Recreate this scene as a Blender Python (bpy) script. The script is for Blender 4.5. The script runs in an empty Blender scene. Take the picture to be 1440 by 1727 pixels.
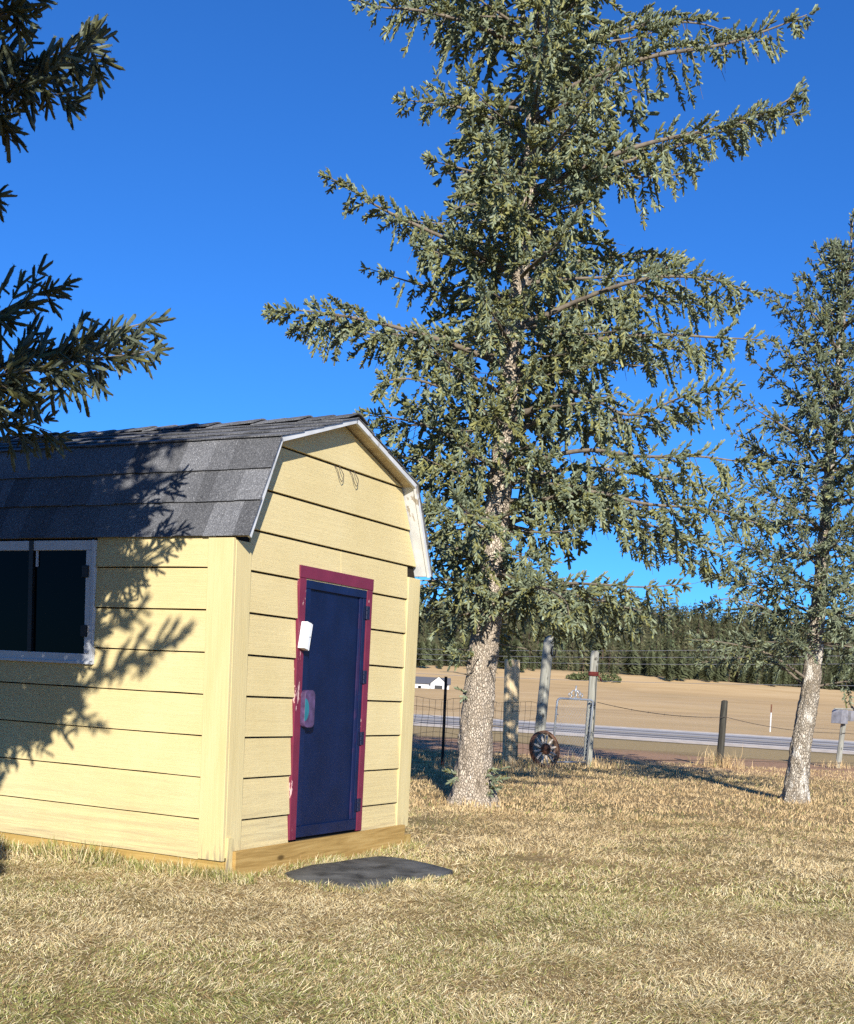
import bpy, math, random
import numpy as np
from mathutils import Vector, Matrix

random.seed(7)
rng = np.random.default_rng(11)
R = math.radians
scene = bpy.context.scene
COL = scene.collection

# ------------------------------------------------------------------ camera
F_PX, CX, CY, W_PX, H_PX = 2090.8, 720.0, 1377.6, 1440.0, 1727.0
CAM = np.array([0.0, 0.0, 1.45])
PITCH, ROLL = -0.1019, 0.0534
_F = np.array([0, math.cos(PITCH), math.sin(PITCH)])
_U0 = np.array([0, -math.sin(PITCH), math.cos(PITCH)])
_R0 = np.array([1.0, 0, 0])
_U = math.cos(ROLL) * _U0 - math.sin(ROLL) * _R0
_RT = math.cos(ROLL) * _R0 + math.sin(ROLL) * _U0
cd = bpy.data.cameras.new('camera')
cam = bpy.data.objects.new('camera', cd)
COL.objects.link(cam)
cam.matrix_world = Matrix(((_RT[0], _U[0], -_F[0], CAM[0]), (_RT[1], _U[1], -_F[1], CAM[1]),
                           (_RT[2], _U[2], -_F[2], CAM[2]), (0, 0, 0, 1)))
cd.sensor_fit = 'HORIZONTAL'
cd.sensor_width = 36.0
cd.lens = 36.0 * F_PX / W_PX
cd.shift_y = (CY - H_PX / 2) / W_PX
cd.clip_start = 0.05
cd.clip_end = 5000
scene.camera = cam

# ------------------------------------------------------------------ sky, sun, exposure
SUN_EL, SHADOW_AZ = 24.5, -6.0            # shadows run almost straight away from the viewer
world = bpy.data.worlds.new('World')
scene.world = world
world.use_nodes = True
wn = world.node_tree
bg = wn.nodes['Background']
sky = wn.nodes.new('ShaderNodeTexSky')
sky.sky_type = 'NISHITA'
sky.sun_disc = False
sky.sun_elevation = R(SUN_EL)
sky.sun_rotation = R(180 + SHADOW_AZ)
sky.altitude = 1800
sky.air_density = 1.0
sky.dust_density = 0.15
sky.ozone_density = 3.0
hs = wn.nodes.new('ShaderNodeMix')                          # deep dry-air blue, the same over the whole sky
hs.data_type = 'RGBA'; hs.blend_type = 'MULTIPLY'; hs.inputs[0].default_value = 1.0
hs.inputs[7].default_value = (0.30, 0.86, 1.58, 1)
wn.links.new(sky.outputs['Color'], hs.inputs[6])
wn.links.new(hs.outputs[2], bg.inputs['Color'])
bg.inputs['Strength'].default_value = 0.074
SUNV = np.array([math.sin(R(SHADOW_AZ)) * math.cos(R(SUN_EL)), math.cos(R(SHADOW_AZ)) * math.cos(R(SUN_EL)), -math.sin(R(SUN_EL))])
sl = bpy.data.lights.new('sun', 'SUN')
sl.energy = 5.0
sl.angle = R(0.5)
sl.color = (1.0, 0.955, 0.88)
sun = bpy.data.objects.new('sun', sl)
COL.objects.link(sun)
sun.rotation_euler = Vector(SUNV).to_track_quat('-Z', 'Y').to_euler()
sun.location = (0, -20, 20)
scene.view_settings.view_transform = 'Standard'
scene.view_settings.look = 'None'
scene.view_settings.exposure = 0.55
scene.view_settings.gamma = 1.0
scene.view_settings.use_curve_mapping = False
scene.render.engine = 'CYCLES'
scene.cycles.use_denoising = False
scene.cycles.max_bounces = 6
scene.cycles.diffuse_bounces = 3
scene.cycles.transparent_max_bounces = 8

# ------------------------------------------------------------------ helpers
def proj(P):
    d = np.atleast_2d(np.asarray(P, float)) - CAM
    z = d @ _F
    zz = np.where(z > 0.05, z, 0.05)
    return np.stack([CX + F_PX * (d @ _RT) / zz, CY - F_PX * (d @ _U) / zz, z], 1)

def ray(px, py):
    return _F + _RT * (px - CX) / F_PX - _U * (py - CY) / F_PX

def at(px, py, Y):
    d = ray(px, py)
    return CAM + d * (Y / d[1])

def inpoly(x, y, poly):
    x = np.asarray(x, float); y = np.asarray(y, float)
    res = np.zeros(x.shape, bool)
    n = len(poly)
    for i in range(n):
        x1, y1 = poly[i]; x2, y2 = poly[(i + 1) % n]
        c = ((y1 > y) != (y2 > y))
        with np.errstate(divide='ignore', invalid='ignore'):
            xi = (x2 - x1) * (y - y1) / ((y2 - y1) if y2 != y1 else 1e-9) + x1
        res ^= c & (x < xi)
    return res

def tag(o, label=None, cat=None, group=None, kind=None):
    if label: o['label'] = label
    if cat: o['category'] = cat
    if group: o['group'] = group
    if kind: o['kind'] = kind
    return o

def link(name, me, mat=None, parent=None):
    o = bpy.data.objects.new(name, me)
    COL.objects.link(o)
    if mat is not None and me is not None and not me.materials:
        me.materials.append(mat)
    if parent is not None:
        o.parent = parent
    return o

def empty(name, loc=(0, 0, 0), rz=0.0):
    o = bpy.data.objects.new(name, None)
    COL.objects.link(o)
    o.location = loc
    o.rotation_euler = (0, 0, rz)
    o.empty_display_size = 0.1
    return o

class MB:
    def __init__(self):
        self.v = []; self.f = []
    def add(self, verts, faces):
        b = len(self.v)
        self.v.extend([tuple(float(c) for c in p) for p in verts])
        self.f.extend([tuple(b + i for i in f) for f in faces])
        return self
    def box(self, lo, hi, M=None):
        x0, y0, z0 = lo; x1, y1, z1 = hi
        v = [(x0, y0, z0), (x1, y0, z0), (x1, y1, z0), (x0, y1, z0), (x0, y0, z1), (x1, y0, z1), (x1, y1, z1), (x0, y1, z1)]
        if M is not None:
            v = [tuple(M @ Vector(p)) for p in v]
        return self.add(v, [(0, 3, 2, 1), (4, 5, 6, 7), (0, 1, 5, 4), (1, 2, 6, 5), (2, 3, 7, 6), (3, 0, 4, 7)])
    def prism(self, front, back):
        n = len(front)
        fs = [tuple(range(n)), tuple(range(2 * n - 1, n - 1, -1))]
        for i in range(n):
            j = (i + 1) % n
            fs.append((i, n + i, n + j, j))
        return self.add(list(front) + list(back), fs)
    def tube(self, path, radii, sides=8, cap=True, twist=None):
        path = np.asarray(path, float)
        m = len(path)
        if np.isscalar(radii): radii = [radii] * m
        t = np.gradient(path, axis=0)
        t /= np.linalg.norm(t, axis=1)[:, None] + 1e-9
        ref = np.array([0, 0, 1.0]) if abs(t[0][2]) < 0.9 else np.array([1.0, 0, 0])
        vs = []
        a = np.cross(t[0], ref); a /= np.linalg.norm(a)
        for i in range(m):
            a = a - t[i] * (a @ t[i]); a /= np.linalg.norm(a) + 1e-9
            b = np.cross(t[i], a)
            for k in range(sides):
                an = 2 * math.pi * k / sides
                vs.append(path[i] + radii[i] * (math.cos(an) * a + math.sin(an) * b))
        fs = []
        for i in range(m - 1):
            for k in range(sides):
                k2 = (k + 1) % sides
                fs.append((i * sides + k, i * sides + k2, (i + 1) * sides + k2, (i + 1) * sides + k))
        if cap:
            fs.append(tuple(range(sides - 1, -1, -1)))
            fs.append(tuple((m - 1) * sides + k for k in range(sides)))
        return self.add(vs, fs)
    def mesh(self, name, smooth=False):
        me = bpy.data.meshes.new(name)
        me.from_pydata(self.v, [], self.f)
        me.update()
        if smooth:
            me.polygons.foreach_set('use_smooth', [True] * len(me.polygons))
        return me
    def build(self, name, mat, parent=None, smooth=False, bevel=0.0):
        o = link(name, self.mesh(name, smooth), mat, parent)
        if bevel:
            m = o.modifiers.new('bevel', 'BEVEL')
            m.width = bevel; m.segments = 2; m.limit_method = 'ANGLE'
        return o

def tri_mesh(name, V, C=None, per=3):
    """V: (n*per,3) loose polygons of `per` corners; C: (n*per,3) colour attribute."""
    V = np.ascontiguousarray(V, dtype=np.float32)
    nv = len(V); nf = nv // per
    me = bpy.data.meshes.new(name)
    me.vertices.add(nv)
    me.vertices.foreach_set('co', V.ravel())
    me.loops.add(nv)
    me.loops.foreach_set('vertex_index', np.arange(nv, dtype=np.int32))
    me.polygons.add(nf)
    me.polygons.foreach_set('loop_start', np.arange(0, nv, per, dtype=np.int32))
    me.polygons.foreach_set('loop_total', np.full(nf, per, dtype=np.int32))
    me.update(calc_edges=True)
    if C is not None:
        at_ = me.attributes.new('tint', 'FLOAT_COLOR', 'POINT')
        col = np.ones((nv, 4), dtype=np.float32)
        col[:, :3] = C
        at_.data.foreach_set('color', col.ravel())
    return me

# ------------------------------------------------------------------ materials
class NT:
    def __init__(self, name):
        self.m = bpy.data.materials.new(name)
        self.m.use_nodes = True
        self.t = self.m.node_tree
        self.b = self.t.nodes['Principled BSDF']
    def n(self, typ, **kw):
        nd = self.t.nodes.new(typ)
        for k, v in kw.items():
            if k in nd.inputs: nd.inputs[k].default_value = v
            else: setattr(nd, k, v)
        return nd
    def l(self, a, b): self.t.links.new(a, b)
    def coords(self, scale=(1, 1, 1), rot=(0, 0, 0), space='Object'):
        tc = self.n('ShaderNodeTexCoord'); mp = self.n('ShaderNodeMapping')
        mp.inputs['Scale'].default_value = scale
        mp.inputs['Rotation'].default_value = rot
        self.l(tc.outputs[space], mp.inputs['Vector'])
        return mp.outputs['Vector']
    def noise(self, vec, scale, detail=4, rough=0.55, dist=0.0):
        nd = self.n('ShaderNodeTexNoise', Scale=scale, Detail=detail, Roughness=rough, Distortion=dist)
        self.l(vec, nd.inputs['Vector'])
        return nd.outputs['Fac']
    def ramp(self, fac, stops):
        nd = self.n('ShaderNodeValToRGB')
        e = nd.color_ramp.elements
        while len(e) < len(stops): e.new(0.5)
        for el, (p, c) in zip(e, stops):
            el.position = p
            el.color = (*c, 1) if len(c) == 3 else c
        self.l(fac, nd.inputs['Fac'])
        return nd.outputs['Color']
    def mix(self, fac, a, b, mode='MIX'):
        nd = self.n('ShaderNodeMix', data_type='RGBA', blend_type=mode)
        for s, v in ((0, fac), (6, a), (7, b)):
            if hasattr(v, 'is_linked') or isinstance(v, bpy.types.NodeSocket): self.l(v, nd.inputs[s])
            elif s == 0: nd.inputs[0].default_value = v
            else: nd.inputs[s].default_value = (*v, 1)
        return nd.outputs[2]
    def math(self, op, a, b=0.5):
        nd = self.n('ShaderNodeMath', operation=op)
        for i, v in enumerate((a, b)):
            if isinstance(v, bpy.types.NodeSocket): self.l(v, nd.inputs[i])
            else: nd.inputs[i].default_value = v
        return nd.outputs[0]
    def base(self, c):
        if isinstance(c, bpy.types.NodeSocket): self.l(c, self.b.inputs['Base Color'])
        else: self.b.inputs['Base Color'].default_value = (*c, 1)
        return self
    def set(self, rough=0.6, spec=0.3, metal=0.0):
        self.b.inputs['Roughness'].default_value = rough
        self.b.inputs['Specular IOR Level'].default_value = spec
        self.b.inputs['Metallic'].default_value = metal
        return self
    def bump(self, h, strength=0.3, dist=0.01):
        nd = self.n('ShaderNodeBump', Strength=strength, Distance=dist)
        self.l(h, nd.inputs['Height'])
        self.l(nd.outputs['Normal'], self.b.inputs['Normal'])
        return self

def simple(name, c, rough=0.6, spec=0.3, metal=0.0, var=0.15, scale=8.0, bump=0.0, bscale=40.0):
    t = NT(name)
    v = t.coords()
    f = t.noise(v, scale)
    lo = tuple(x * (1 - var) for x in c); hi = tuple(min(1, x * (1 + var)) for x in c)
    t.base(t.ramp(f, [(0.3, lo), (0.7, hi)])).set(rough, spec, metal)
    if bump: t.bump(t.noise(v, bscale), bump, 0.005)
    return t.m

def siding_mat(name, axis):
    t = NT(name)
    s = [7.0, 7.0, 7.0]; s[axis] = 0.9; s[2] = 26.0
    g = t.coords(tuple(s))
    g1 = t.noise(g, 1.6, 5, 0.6, 1.6)                       # cathedral grain
    s2 = [34.0, 34.0, 34.0]; s2[2] = 7.0
    g2 = t.noise(t.coords(tuple(s2)), 0.5, 3, 0.6)          # upright saw marks
    o = t.coords()
    wear = t.noise(o, 1.3, 6, 0.6)
    sp = t.noise(o, 38.0, 3, 0.6)
    c = t.ramp(wear, [(0.25, (0.63, 0.50, 0.235)), (0.55, (0.685, 0.555, 0.28)), (0.8, (0.71, 0.59, 0.315))])
    c = t.mix(t.ramp(sp, [(0.70, (0, 0, 0)), (0.80, (1, 1, 1))]), c, (0.44, 0.35, 0.19))
    # splashed dirt near the sill
    sep = t.n('ShaderNodeSeparateXYZ'); t.l(o, sep.inputs[0])
    low = t.ramp(sep.outputs['Z'], [(0.12, (1, 1, 1)), (0.75, (0, 0, 0))])
    dirt = t.mix(1.0, low, t.ramp(t.noise(g, 0.9, 6, 0.7), [(0.44, (0, 0, 0)), (0.66, (0.8, 0.8, 0.8))]), 'MULTIPLY')
    c = t.mix(dirt, c, (0.38, 0.30, 0.17))
    t.base(c).set(0.62, 0.25)
    wv = t.ramp(g1, [(0.30, (0, 0, 0)), (0.42, (1, 1, 1)), (0.5, (0.2, 0.2, 0.2)), (0.6, (1, 1, 1)), (0.72, (0.1, 0.1, 0.1))])
    h = t.math('ADD', t.math('MULTIPLY', wv, 0.8), t.math('MULTIPLY', g2, 0.35))
    t.bump(h, 0.45, 0.004)
    return t.m

def wood_mat(name, dark, mid, light, axis=0, rough=0.75, knots=True, ring=9.0, bump=0.4):
    t = NT(name)
    s = [ring, ring, ring]; s[axis] = ring * 0.055
    g = t.noise(t.coords(tuple(s)), 2.2, 6, 0.62, 1.2)
    c = t.ramp(g, [(0.28, dark), (0.5, mid), (0.74, light)])
    if knots:
        s3 = [5.0, 5.0, 5.0]; s3[axis] = 2.2
        vo = t.n('ShaderNodeTexVoronoi', Scale=1.0); t.l(t.coords(tuple(s3)), vo.inputs['Vector'])
        k = t.ramp(vo.outputs['Distance'], [(0.06, (1, 1, 1)), (0.14, (0, 0, 0))])
        c = t.mix(k, c, tuple(x * 0.45 for x in dark))
    t.base(c).set(rough, 0.2)
    t.bump(g, bump, 0.006)
    return t.m

def tint_mat(name, rough=0.55, spec=0.25, trans=0.0, mul=1.0):
    t = NT(name)
    a = t.n('ShaderNodeAttribute', attribute_name='tint')
    t.base(a.outputs['Color']).set(rough, spec)
    if trans:
        tr = t.n('ShaderNodeBsdfTranslucent')
        t.l(a.outputs['Color'], tr.inputs['Color'])
        mx = t.n('ShaderNodeMixShader'); mx.inputs[0].default_value = trans
        out = t.t.nodes['Material Output']
        t.l(t.b.outputs[0], mx.inputs[1]); t.l(tr.outputs[0], mx.inputs[2]); t.l(mx.outputs[0], out.inputs['Surface'])
    return t.m

def paint_peel(name, c, under, amount=0.62, scale=14.0, stretch=(1, 1, 0.35), rough=0.5):
    t = NT(name)
    v = t.coords(stretch)
    f = t.noise(v, scale, 6, 0.65)
    big = t.noise(t.coords(), 2.1, 3)
    m = t.math('ADD', t.math('MULTIPLY', f, 0.75), t.math('MULTIPLY', big, 0.35))
    msk = t.ramp(m, [(amount, (0, 0, 0)), (amount + 0.02, (1, 1, 1))])
    cc = t.ramp(t.noise(t.coords(), 6.0, 5), [(0.3, tuple(x * 0.82 for x in c)), (0.7, tuple(x * 1.12 for x in c))])
    t.base(t.mix(msk, cc, under)).set(rough, 0.3)
    t.bump(msk, 0.25, -0.002)
    return t.m

M = {}
M['siding_side'] = siding_mat('siding_paint_side', 0)
M['siding_front'] = siding_mat('siding_paint_front', 1)
def trim_mat():
    t = NT('trim_paint_yellow')
    g = t.noise(t.coords((16, 16, 0.8)), 2.0, 6, 0.65, 1.0)
    c = t.ramp(t.noise(t.coords((6, 6, 1)), 1.5, 5), [(0.3, (0.61, 0.49, 0.230)), (0.7, (0.675, 0.555, 0.285))])
    o = t.coords()
    sep = t.n('ShaderNodeSeparateXYZ'); t.l(o, sep.inputs[0])
    low = t.ramp(sep.outputs['Z'], [(0.10, (1, 1, 1)), (0.30, (0, 0, 0))])
    d = t.mix(1.0, low, t.ramp(t.noise(t.coords((20, 20, 3)), 2.0, 5), [(0.48, (0, 0, 0)), (0.6, (1, 1, 1))]), 'MULTIPLY')
    t.base(t.mix(d, c, (0.30, 0.24, 0.15))).set(0.6, 0.25)
    t.bump(g, 0.6, 0.005)
    return t.m
M['trim'] = trim_mat()
M['skirt_front'] = wood_mat('treated_lumber_front', (0.27, 0.16, 0.045), (0.42, 0.265, 0.085), (0.54, 0.37, 0.14), axis=1, ring=11)
M['skirt_side'] = wood_mat('treated_lumber_side', (0.30, 0.185, 0.05), (0.44, 0.29, 0.09), (0.54, 0.38, 0.14), axis=0, ring=11)
def shingle_mat(name, k):
    t = NT(name)
    o = t.coords()
    vo = t.n('ShaderNodeTexVoronoi', Scale=170.0); t.l(o, vo.inputs['Vector'])
    c = t.ramp(vo.outputs['Color'], [(0.0, (0.016 * k, 0.017 * k, 0.019 * k)), (0.45, (0.05 * k, 0.051 * k, 0.054 * k)), (0.85, (0.115 * k, 0.115 * k, 0.118 * k)), (1.0, (0.26 * k, 0.26 * k, 0.26 * k))])
    c = t.mix(0.35, c, t.ramp(t.noise(o, 3.0, 5), [(0.3, (0.04 * k, 0.04 * k, 0.043 * k)), (0.7, (0.085 * k, 0.085 * k, 0.088 * k))]))
    t.base(c).set(0.9, 0.2)
    t.bump(vo.outputs['Distance'], 0.6, 0.003)
    return t.m
M['shingle'] = [shingle_mat('asphalt_shingle_%s' % n, k) for n, k in (('dark', 1.55), ('mid', 2.0), ('light', 2.5))]
M['white_peel'] = paint_peel('white_trim_peeling', (0.62, 0.62, 0.60), (0.36, 0.31, 0.24), 0.64, 16.0)
M['soffit'] = wood_mat('bare_soffit', (0.38, 0.29, 0.17), (0.52, 0.42, 0.27), (0.66, 0.57, 0.40), axis=0, ring=8, knots=False)
M['navy'] = None
def navy_mat():
    t = NT('navy_door_paint')
    o = t.coords()
    g = t.noise(t.coords((6, 5, 60)), 2.0, 6, 0.7, 0.6)
    b = t.noise(t.coords((1, 2.2, 2)), 2.0, 4)
    c = t.ramp(b, [(0.3, (0.0022, 0.0075, 0.034)), (0.7, (0.004, 0.012, 0.052))])
    sc = t.mix(1.0, t.ramp(g, [(0.62, (0, 0, 0)), (0.78, (1, 1, 1))]), t.ramp(b, [(0.42, (0, 0, 0)), (0.62, (1, 1, 1))]), 'MULTIPLY')
    t.base(t.mix(t.math('MULTIPLY', sc, 0.4), c, (0.06, 0.09, 0.22))).set(0.45, 0.25)
    t.bump(g, 0.35, 0.004)
    return t.m
M['navy'] = navy_mat()
M['navy_trim'] = simple('navy_trim_paint', (0.0035, 0.0105, 0.048), 0.4, 0.3, var=0.3, scale=5, bump=0.15)
M['purple_stop'] = paint_peel('plum_navy_stop', (0.030, 0.018, 0.065), (0.008, 0.014, 0.06), 0.52, 7.0)
M['maroon'] = paint_peel('maroon_door_trim', (0.17, 0.022, 0.048), (0.62, 0.40, 0.37), 0.655, 24.0)
M['maroon_clean'] = paint_peel('maroon_header', (0.175, 0.022, 0.05), (0.45, 0.2, 0.2), 0.86, 15.0)
M['white_plastic'] = simple('white_plastic', (0.80, 0.80, 0.78), 0.4, 0.4, var=0.03)
M['vinyl'] = simple('white_window_vinyl', (0.60, 0.61, 0.62), 0.4, 0.3, var=0.06)
M['black'] = simple('black_metal', (0.012, 0.012, 0.013), 0.5, 0.4, var=0.2)
M['hinge'] = simple('dark_navy_hinge', (0.006, 0.009, 0.035), 0.4, 0.5, var=0.2)
M['rubber'] = simple('black_rubber_mat', (0.095, 0.094, 0.088), 0.8, 0.25, var=0.6, scale=5.5, bump=0.7, bscale=70)
M['wire'] = simple('dull_wire', (0.10, 0.08, 0.06), 0.6, 0.3, 0.3)
M['galv'] = simple('galvanised_tube', (0.42, 0.44, 0.46), 0.42, 0.5, 0.6, var=0.12)
M['rust'] = simple('rusty_iron', (0.19, 0.085, 0.05), 0.85, 0.2, 0.2, var=0.5, scale=20, bump=0.4)
M['spoke'] = wood_mat('brightened_spoke_wood', (0.42, 0.34, 0.26), (0.58, 0.49, 0.39), (0.70, 0.61, 0.50), axis=2, knots=False, ring=18)  # pale wood, brightened in colour to replace sunlight missing on the wheel
M['post_grey'] = wood_mat('weathered_post', (0.16, 0.15, 0.12), (0.30, 0.29, 0.24), (0.42, 0.41, 0.34), axis=2, ring=10)
M['post_dark'] = wood_mat('dark_old_post', (0.022, 0.019, 0.015), (0.055, 0.05, 0.038), (0.10, 0.092, 0.07), axis=2, ring=10)
M['plank'] = wood_mat('raw_slab_timber', (0.46, 0.33, 0.17), (0.64, 0.49, 0.29), (0.74, 0.61, 0.40), axis=2, ring=7)
M['tpost'] = simple('black_steel_post', (0.014, 0.012, 0.012), 0.6, 0.3, 0.3)
M['red_dirty'] = simple('faded_red_ribbon', (0.13, 0.03, 0.025), 0.8, 0.1, var=0.4)
def glass_mat():
    t = NT('dark_window_glass')
    t.base((0.003, 0.0035, 0.005)).set(0.05, 0.06)
    return t.m
M['glass'] = glass_mat()
M['teal'] = simple('teal_handle_paint', (0.02, 0.16, 0.20), 0.45, 0.4)
M['plum'] = simple('worn_plum_paint', (0.085, 0.05, 0.115), 0.45, 0.4, var=0.45, scale=14)
M['asphalt_far'] = simple('far_roof', (0.12, 0.12, 0.13), 0.8)
M['barn_white'] = simple('barn_white', (0.60, 0.60, 0.58), 0.7)

# ------------------------------------------------------------------ ground, field and hill
def terrain(X, Y):
    X = np.asarray(X, float); Y = np.asarray(Y, float)
    t = Y + 0.42 * X
    z = np.zeros(np.broadcast(X, Y).shape)
    z = z + np.clip((t - 50.0) / 10.0, 0, 1) * 0.25
    s = np.clip((Y - 62) / 268.0, 0, 1)
    z = z + 7.3 * s ** 4.5
    h = np.clip((Y - 325) / 290.0, 0, 1.0)
    hill = 30.0 * h * h * (3 - 2 * h)
    z = z + hill * (1.0 + 0.18 * np.sin(X * 0.011 + 0.6) + 0.08 * np.sin(X * 0.031))
    far = np.clip((Y - 60) / 60, 0, 1)
    roll = np.clip((Y - 85) / 60, 0, 1)
    z = z + far * 0.18 * np.sin(X * 0.05 + Y * 0.02) + roll * 0.55 * (np.sin(X * 0.021 - Y * 0.055 + 1.0) + 0.6 * np.sin(X * 0.043 + Y * 0.09))
    return z

def axis_samples(pts):
    out = []
    for a, b, st in pts:
        n = max(1, int(round((b - a) / st)))
        out += list(np.linspace(a, b, n, endpoint=False))
    out.append(pts[-1][1])
    return np.array(out)
xs = axis_samples([(-900, -200, 50), (-200, -30, 8), (-30, 45, 1.0), (45, 250, 8), (250, 900, 50)])
ys = axis_samples([(-120, -10, 10), (-10, 35, 0.75), (35, 75, 1.0), (75, 330, 5), (330, 800, 10), (800, 1500, 50)])
GX, GY = np.meshgrid(xs, ys)
GZ = terrain(GX, GY)
tt = GY + 0.42 * GX
GZ = np.where((tt > 50.6) & (tt < 59.6), GZ - 0.07, GZ)
near = (GY < 34) & (GY > -10) & (np.abs(GX) < 40)
GZ = GZ + np.where(near, 0.008 * (np.sin(GX * 2.3 + GY) + np.sin(GX * 1.1 - GY * 1.7)) - 0.012, 0)
nx, ny = len(xs), len(ys)
gv = np.stack([GX.ravel(), GY.ravel(), GZ.ravel()], 1)
gf = []
for j in range(ny - 1):
    for i in range(nx - 1):
        a = j * nx + i
        gf.append((a, a + 1, a + nx + 1, a + nx))
gm = bpy.data.meshes.new('ground')
gm.from_pydata(gv.tolist(), [], gf)
gm.polygons.foreach_set('use_smooth', [True] * len(gm.polygons))
def ground_mat():
    t = NT('dry_ground')
    o = t.coords()
    n1 = t.noise(o, 0.35, 6, 0.6)
    n2 = t.noise(o, 9.0, 5, 0.65)
    n3 = t.noise(t.coords((0.03, 0.07, 1)), 1.0, 8, 0.7, 0.8)
    lawn = t.ramp(n2, [(0.3, (0.16, 0.11, 0.050)), (0.55, (0.31, 0.22, 0.105)), (0.75, (0.42, 0.31, 0.16))])
    lawn = t.mix(t.ramp(n1, [(0.45, (0, 0, 0)), (0.65, (0.6, 0.6, 0.6))]), lawn, (0.13, 0.125, 0.045))
    field = t.ramp(n3, [(0.25, (0.44, 0.29, 0.135)), (0.5, (0.58, 0.395, 0.195)), (0.75, (0.68, 0.49, 0.265))])
    streak = t.noise(t.coords((0.025, 0.085, 1)), 1.0, 6, 0.65, 1.0)
    field = t.mix(t.ramp(streak, [(0.55, (0, 0, 0)), (0.75, (0.55, 0.55, 0.55))]), field, (0.40, 0.30, 0.145))
    sep = t.n('ShaderNodeSeparateXYZ'); t.l(o, sep.inputs[0])
    tt_ = t.math('ADD', sep.outputs['Y'], t.math('MULTIPLY', sep.outputs['X'], 0.42))
    wob = t.math('ADD', tt_, t.math('MULTIPLY', t.math('SUBTRACT', n1, 0.5), 6.0))
    m_field = t.math('GREATER_THAN', tt_, 58.0)
    def band(a, b, soft):
        up = t.n('ShaderNodeMapRange'); t.l(wob, up.inputs[0]); up.inputs[1].default_value = a - soft; up.inputs[2].default_value = a + soft
        dn = t.n('ShaderNodeMapRange'); t.l(wob, dn.inputs[0]); dn.inputs[1].default_value = b - soft; dn.inputs[2].default_value = b + soft
        return t.math('MULTIPLY', up.outputs[0], t.math('SUBTRACT', 1.0, dn.outputs[0]))
    c = t.mix(m_field, lawn, field)
    dirt = t.ramp(n2, [(0.3, (0.34, 0.185, 0.105)), (0.7, (0.50, 0.31, 0.19))])
    wood = t.n('ShaderNodeMapRange'); t.l(sep.outputs['Y'], wood.inputs[0]); wood.inputs[1].default_value = 333.0; wood.inputs[2].default_value = 345.0
    c = t.mix(wood.outputs[0], c, t.ramp(t.noise(o, 0.12, 5), [(0.3, (0.055, 0.058, 0.026)), (0.7, (0.13, 0.115, 0.055))]))
    c = t.mix(t.math('MULTIPLY', band(30.5, 38.5, 1.0), 0.85), c, dirt)
    verge = t.ramp(n2, [(0.3, (0.31, 0.22, 0.10)), (0.7, (0.48, 0.355, 0.18))])
    c = t.mix(band(39.5, 48.6, 0.8), c, verge)
    t.base(c).set(0.95, 0.05)
    t.bump(n2, 0.6, 0.03)
    return t.m
ground = link('ground', gm, ground_mat())
tag(ground, kind='structure')

# road: gravel shoulders, asphalt with darker wheel tracks, edge lines
def strip(name, t0, t1, dz, mat, x0=-260, x1=260, step=2.0, parent=None):
    m = MB()
    n = int((x1 - x0) / step)
    vs = []
    for i in range(n + 1):
        x = x0 + (x1 - x0) * i / n
        for t_ in (t0, t1):
            y = t_ - 0.42 * x
            zz = np.clip((t_ - 50.0) / 10.0, 0, 1) * 0.25
            vs.append((x, y, zz + dz + float(terrain(x, y)) - float(np.clip((t_ - 50.0) / 10.0, 0, 1) * 0.25)))
    m.add(vs, [(2 * i, 2 * i + 2, 2 * i + 3, 2 * i + 1) for i in range(n)])
    return m.build(name, mat, parent)
M['asphalt'] = simple('road_asphalt', (0.40, 0.37, 0.335), 0.9, 0.15, var=0.12, scale=0.6)
M['asphalt_track'] = simple('road_wheel_track', (0.165, 0.152, 0.14), 0.85, 0.2, var=0.15, scale=0.6)
M['gravel'] = simple('pale_gravel', (0.62, 0.52, 0.40), 0.95, 0.1, var=0.25, scale=2.5)
M['road_white'] = simple('road_white_paint', (0.75, 0.75, 0.73), 0.7, 0.2, var=0.08, scale=1.0)
M['road_yellow'] = simple('road_yellow_paint', (0.55, 0.36, 0.05), 0.7, 0.2, var=0.1, scale=1.0)
sh = strip('road_shoulder', 49.3, 60.2, 0.012, M['gravel']); tag(sh, kind='structure')
rd = strip('road', 51.3, 58.6, 0.022, M['asphalt']); tag(rd, kind='structure')
for a_, b_ in ((51.9, 52.7), (53.5, 54.2), (56.6, 57.1)):
    strip('wheel_track', a_, b_, 0.026, M['asphalt_track'], parent=rd)
for a_, b_ in ((51.45, 51.6), (58.15, 58.40)):
    strip('edge_line', a_, b_, 0.027, M['road_white'], parent=rd)
strip('centre_line', 54.9, 55.03, 0.0275, M['road_yellow'], parent=rd)

# ------------------------------------------------------------------ shed  (local x = out of the front, y = along the front, z up)
TH = 0.4852
SW, SL = 2.722, 4.4
shed = empty('garden_shed', (-1.4839, 8.9776, 0), -TH)
tag(shed, 'pale yellow garden shed with grey gambrel shingle roof and navy door', 'shed')
_n = np.array([math.cos(TH), -math.sin(TH), 0]); _a = np.array([math.sin(TH), math.cos(TH), 0])
_c0 = np.array([-1.4839, 8.9776, 0])
def shed_world(v, u, z): return _c0 + _n * v + _a * u + np.array([0, 0, z])
ZL = [0.418, 0.727, 1.030, 1.332, 1.635, 1.940, 2.243, 2.537, 2.843, 3.188]
MID = SW / 2
E_, K_, P_ = (-0.012, 2.472), (0.329, 3.2125), (MID, 3.5616)
mir = lambda p: (SW - p[0], p[1])

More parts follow.
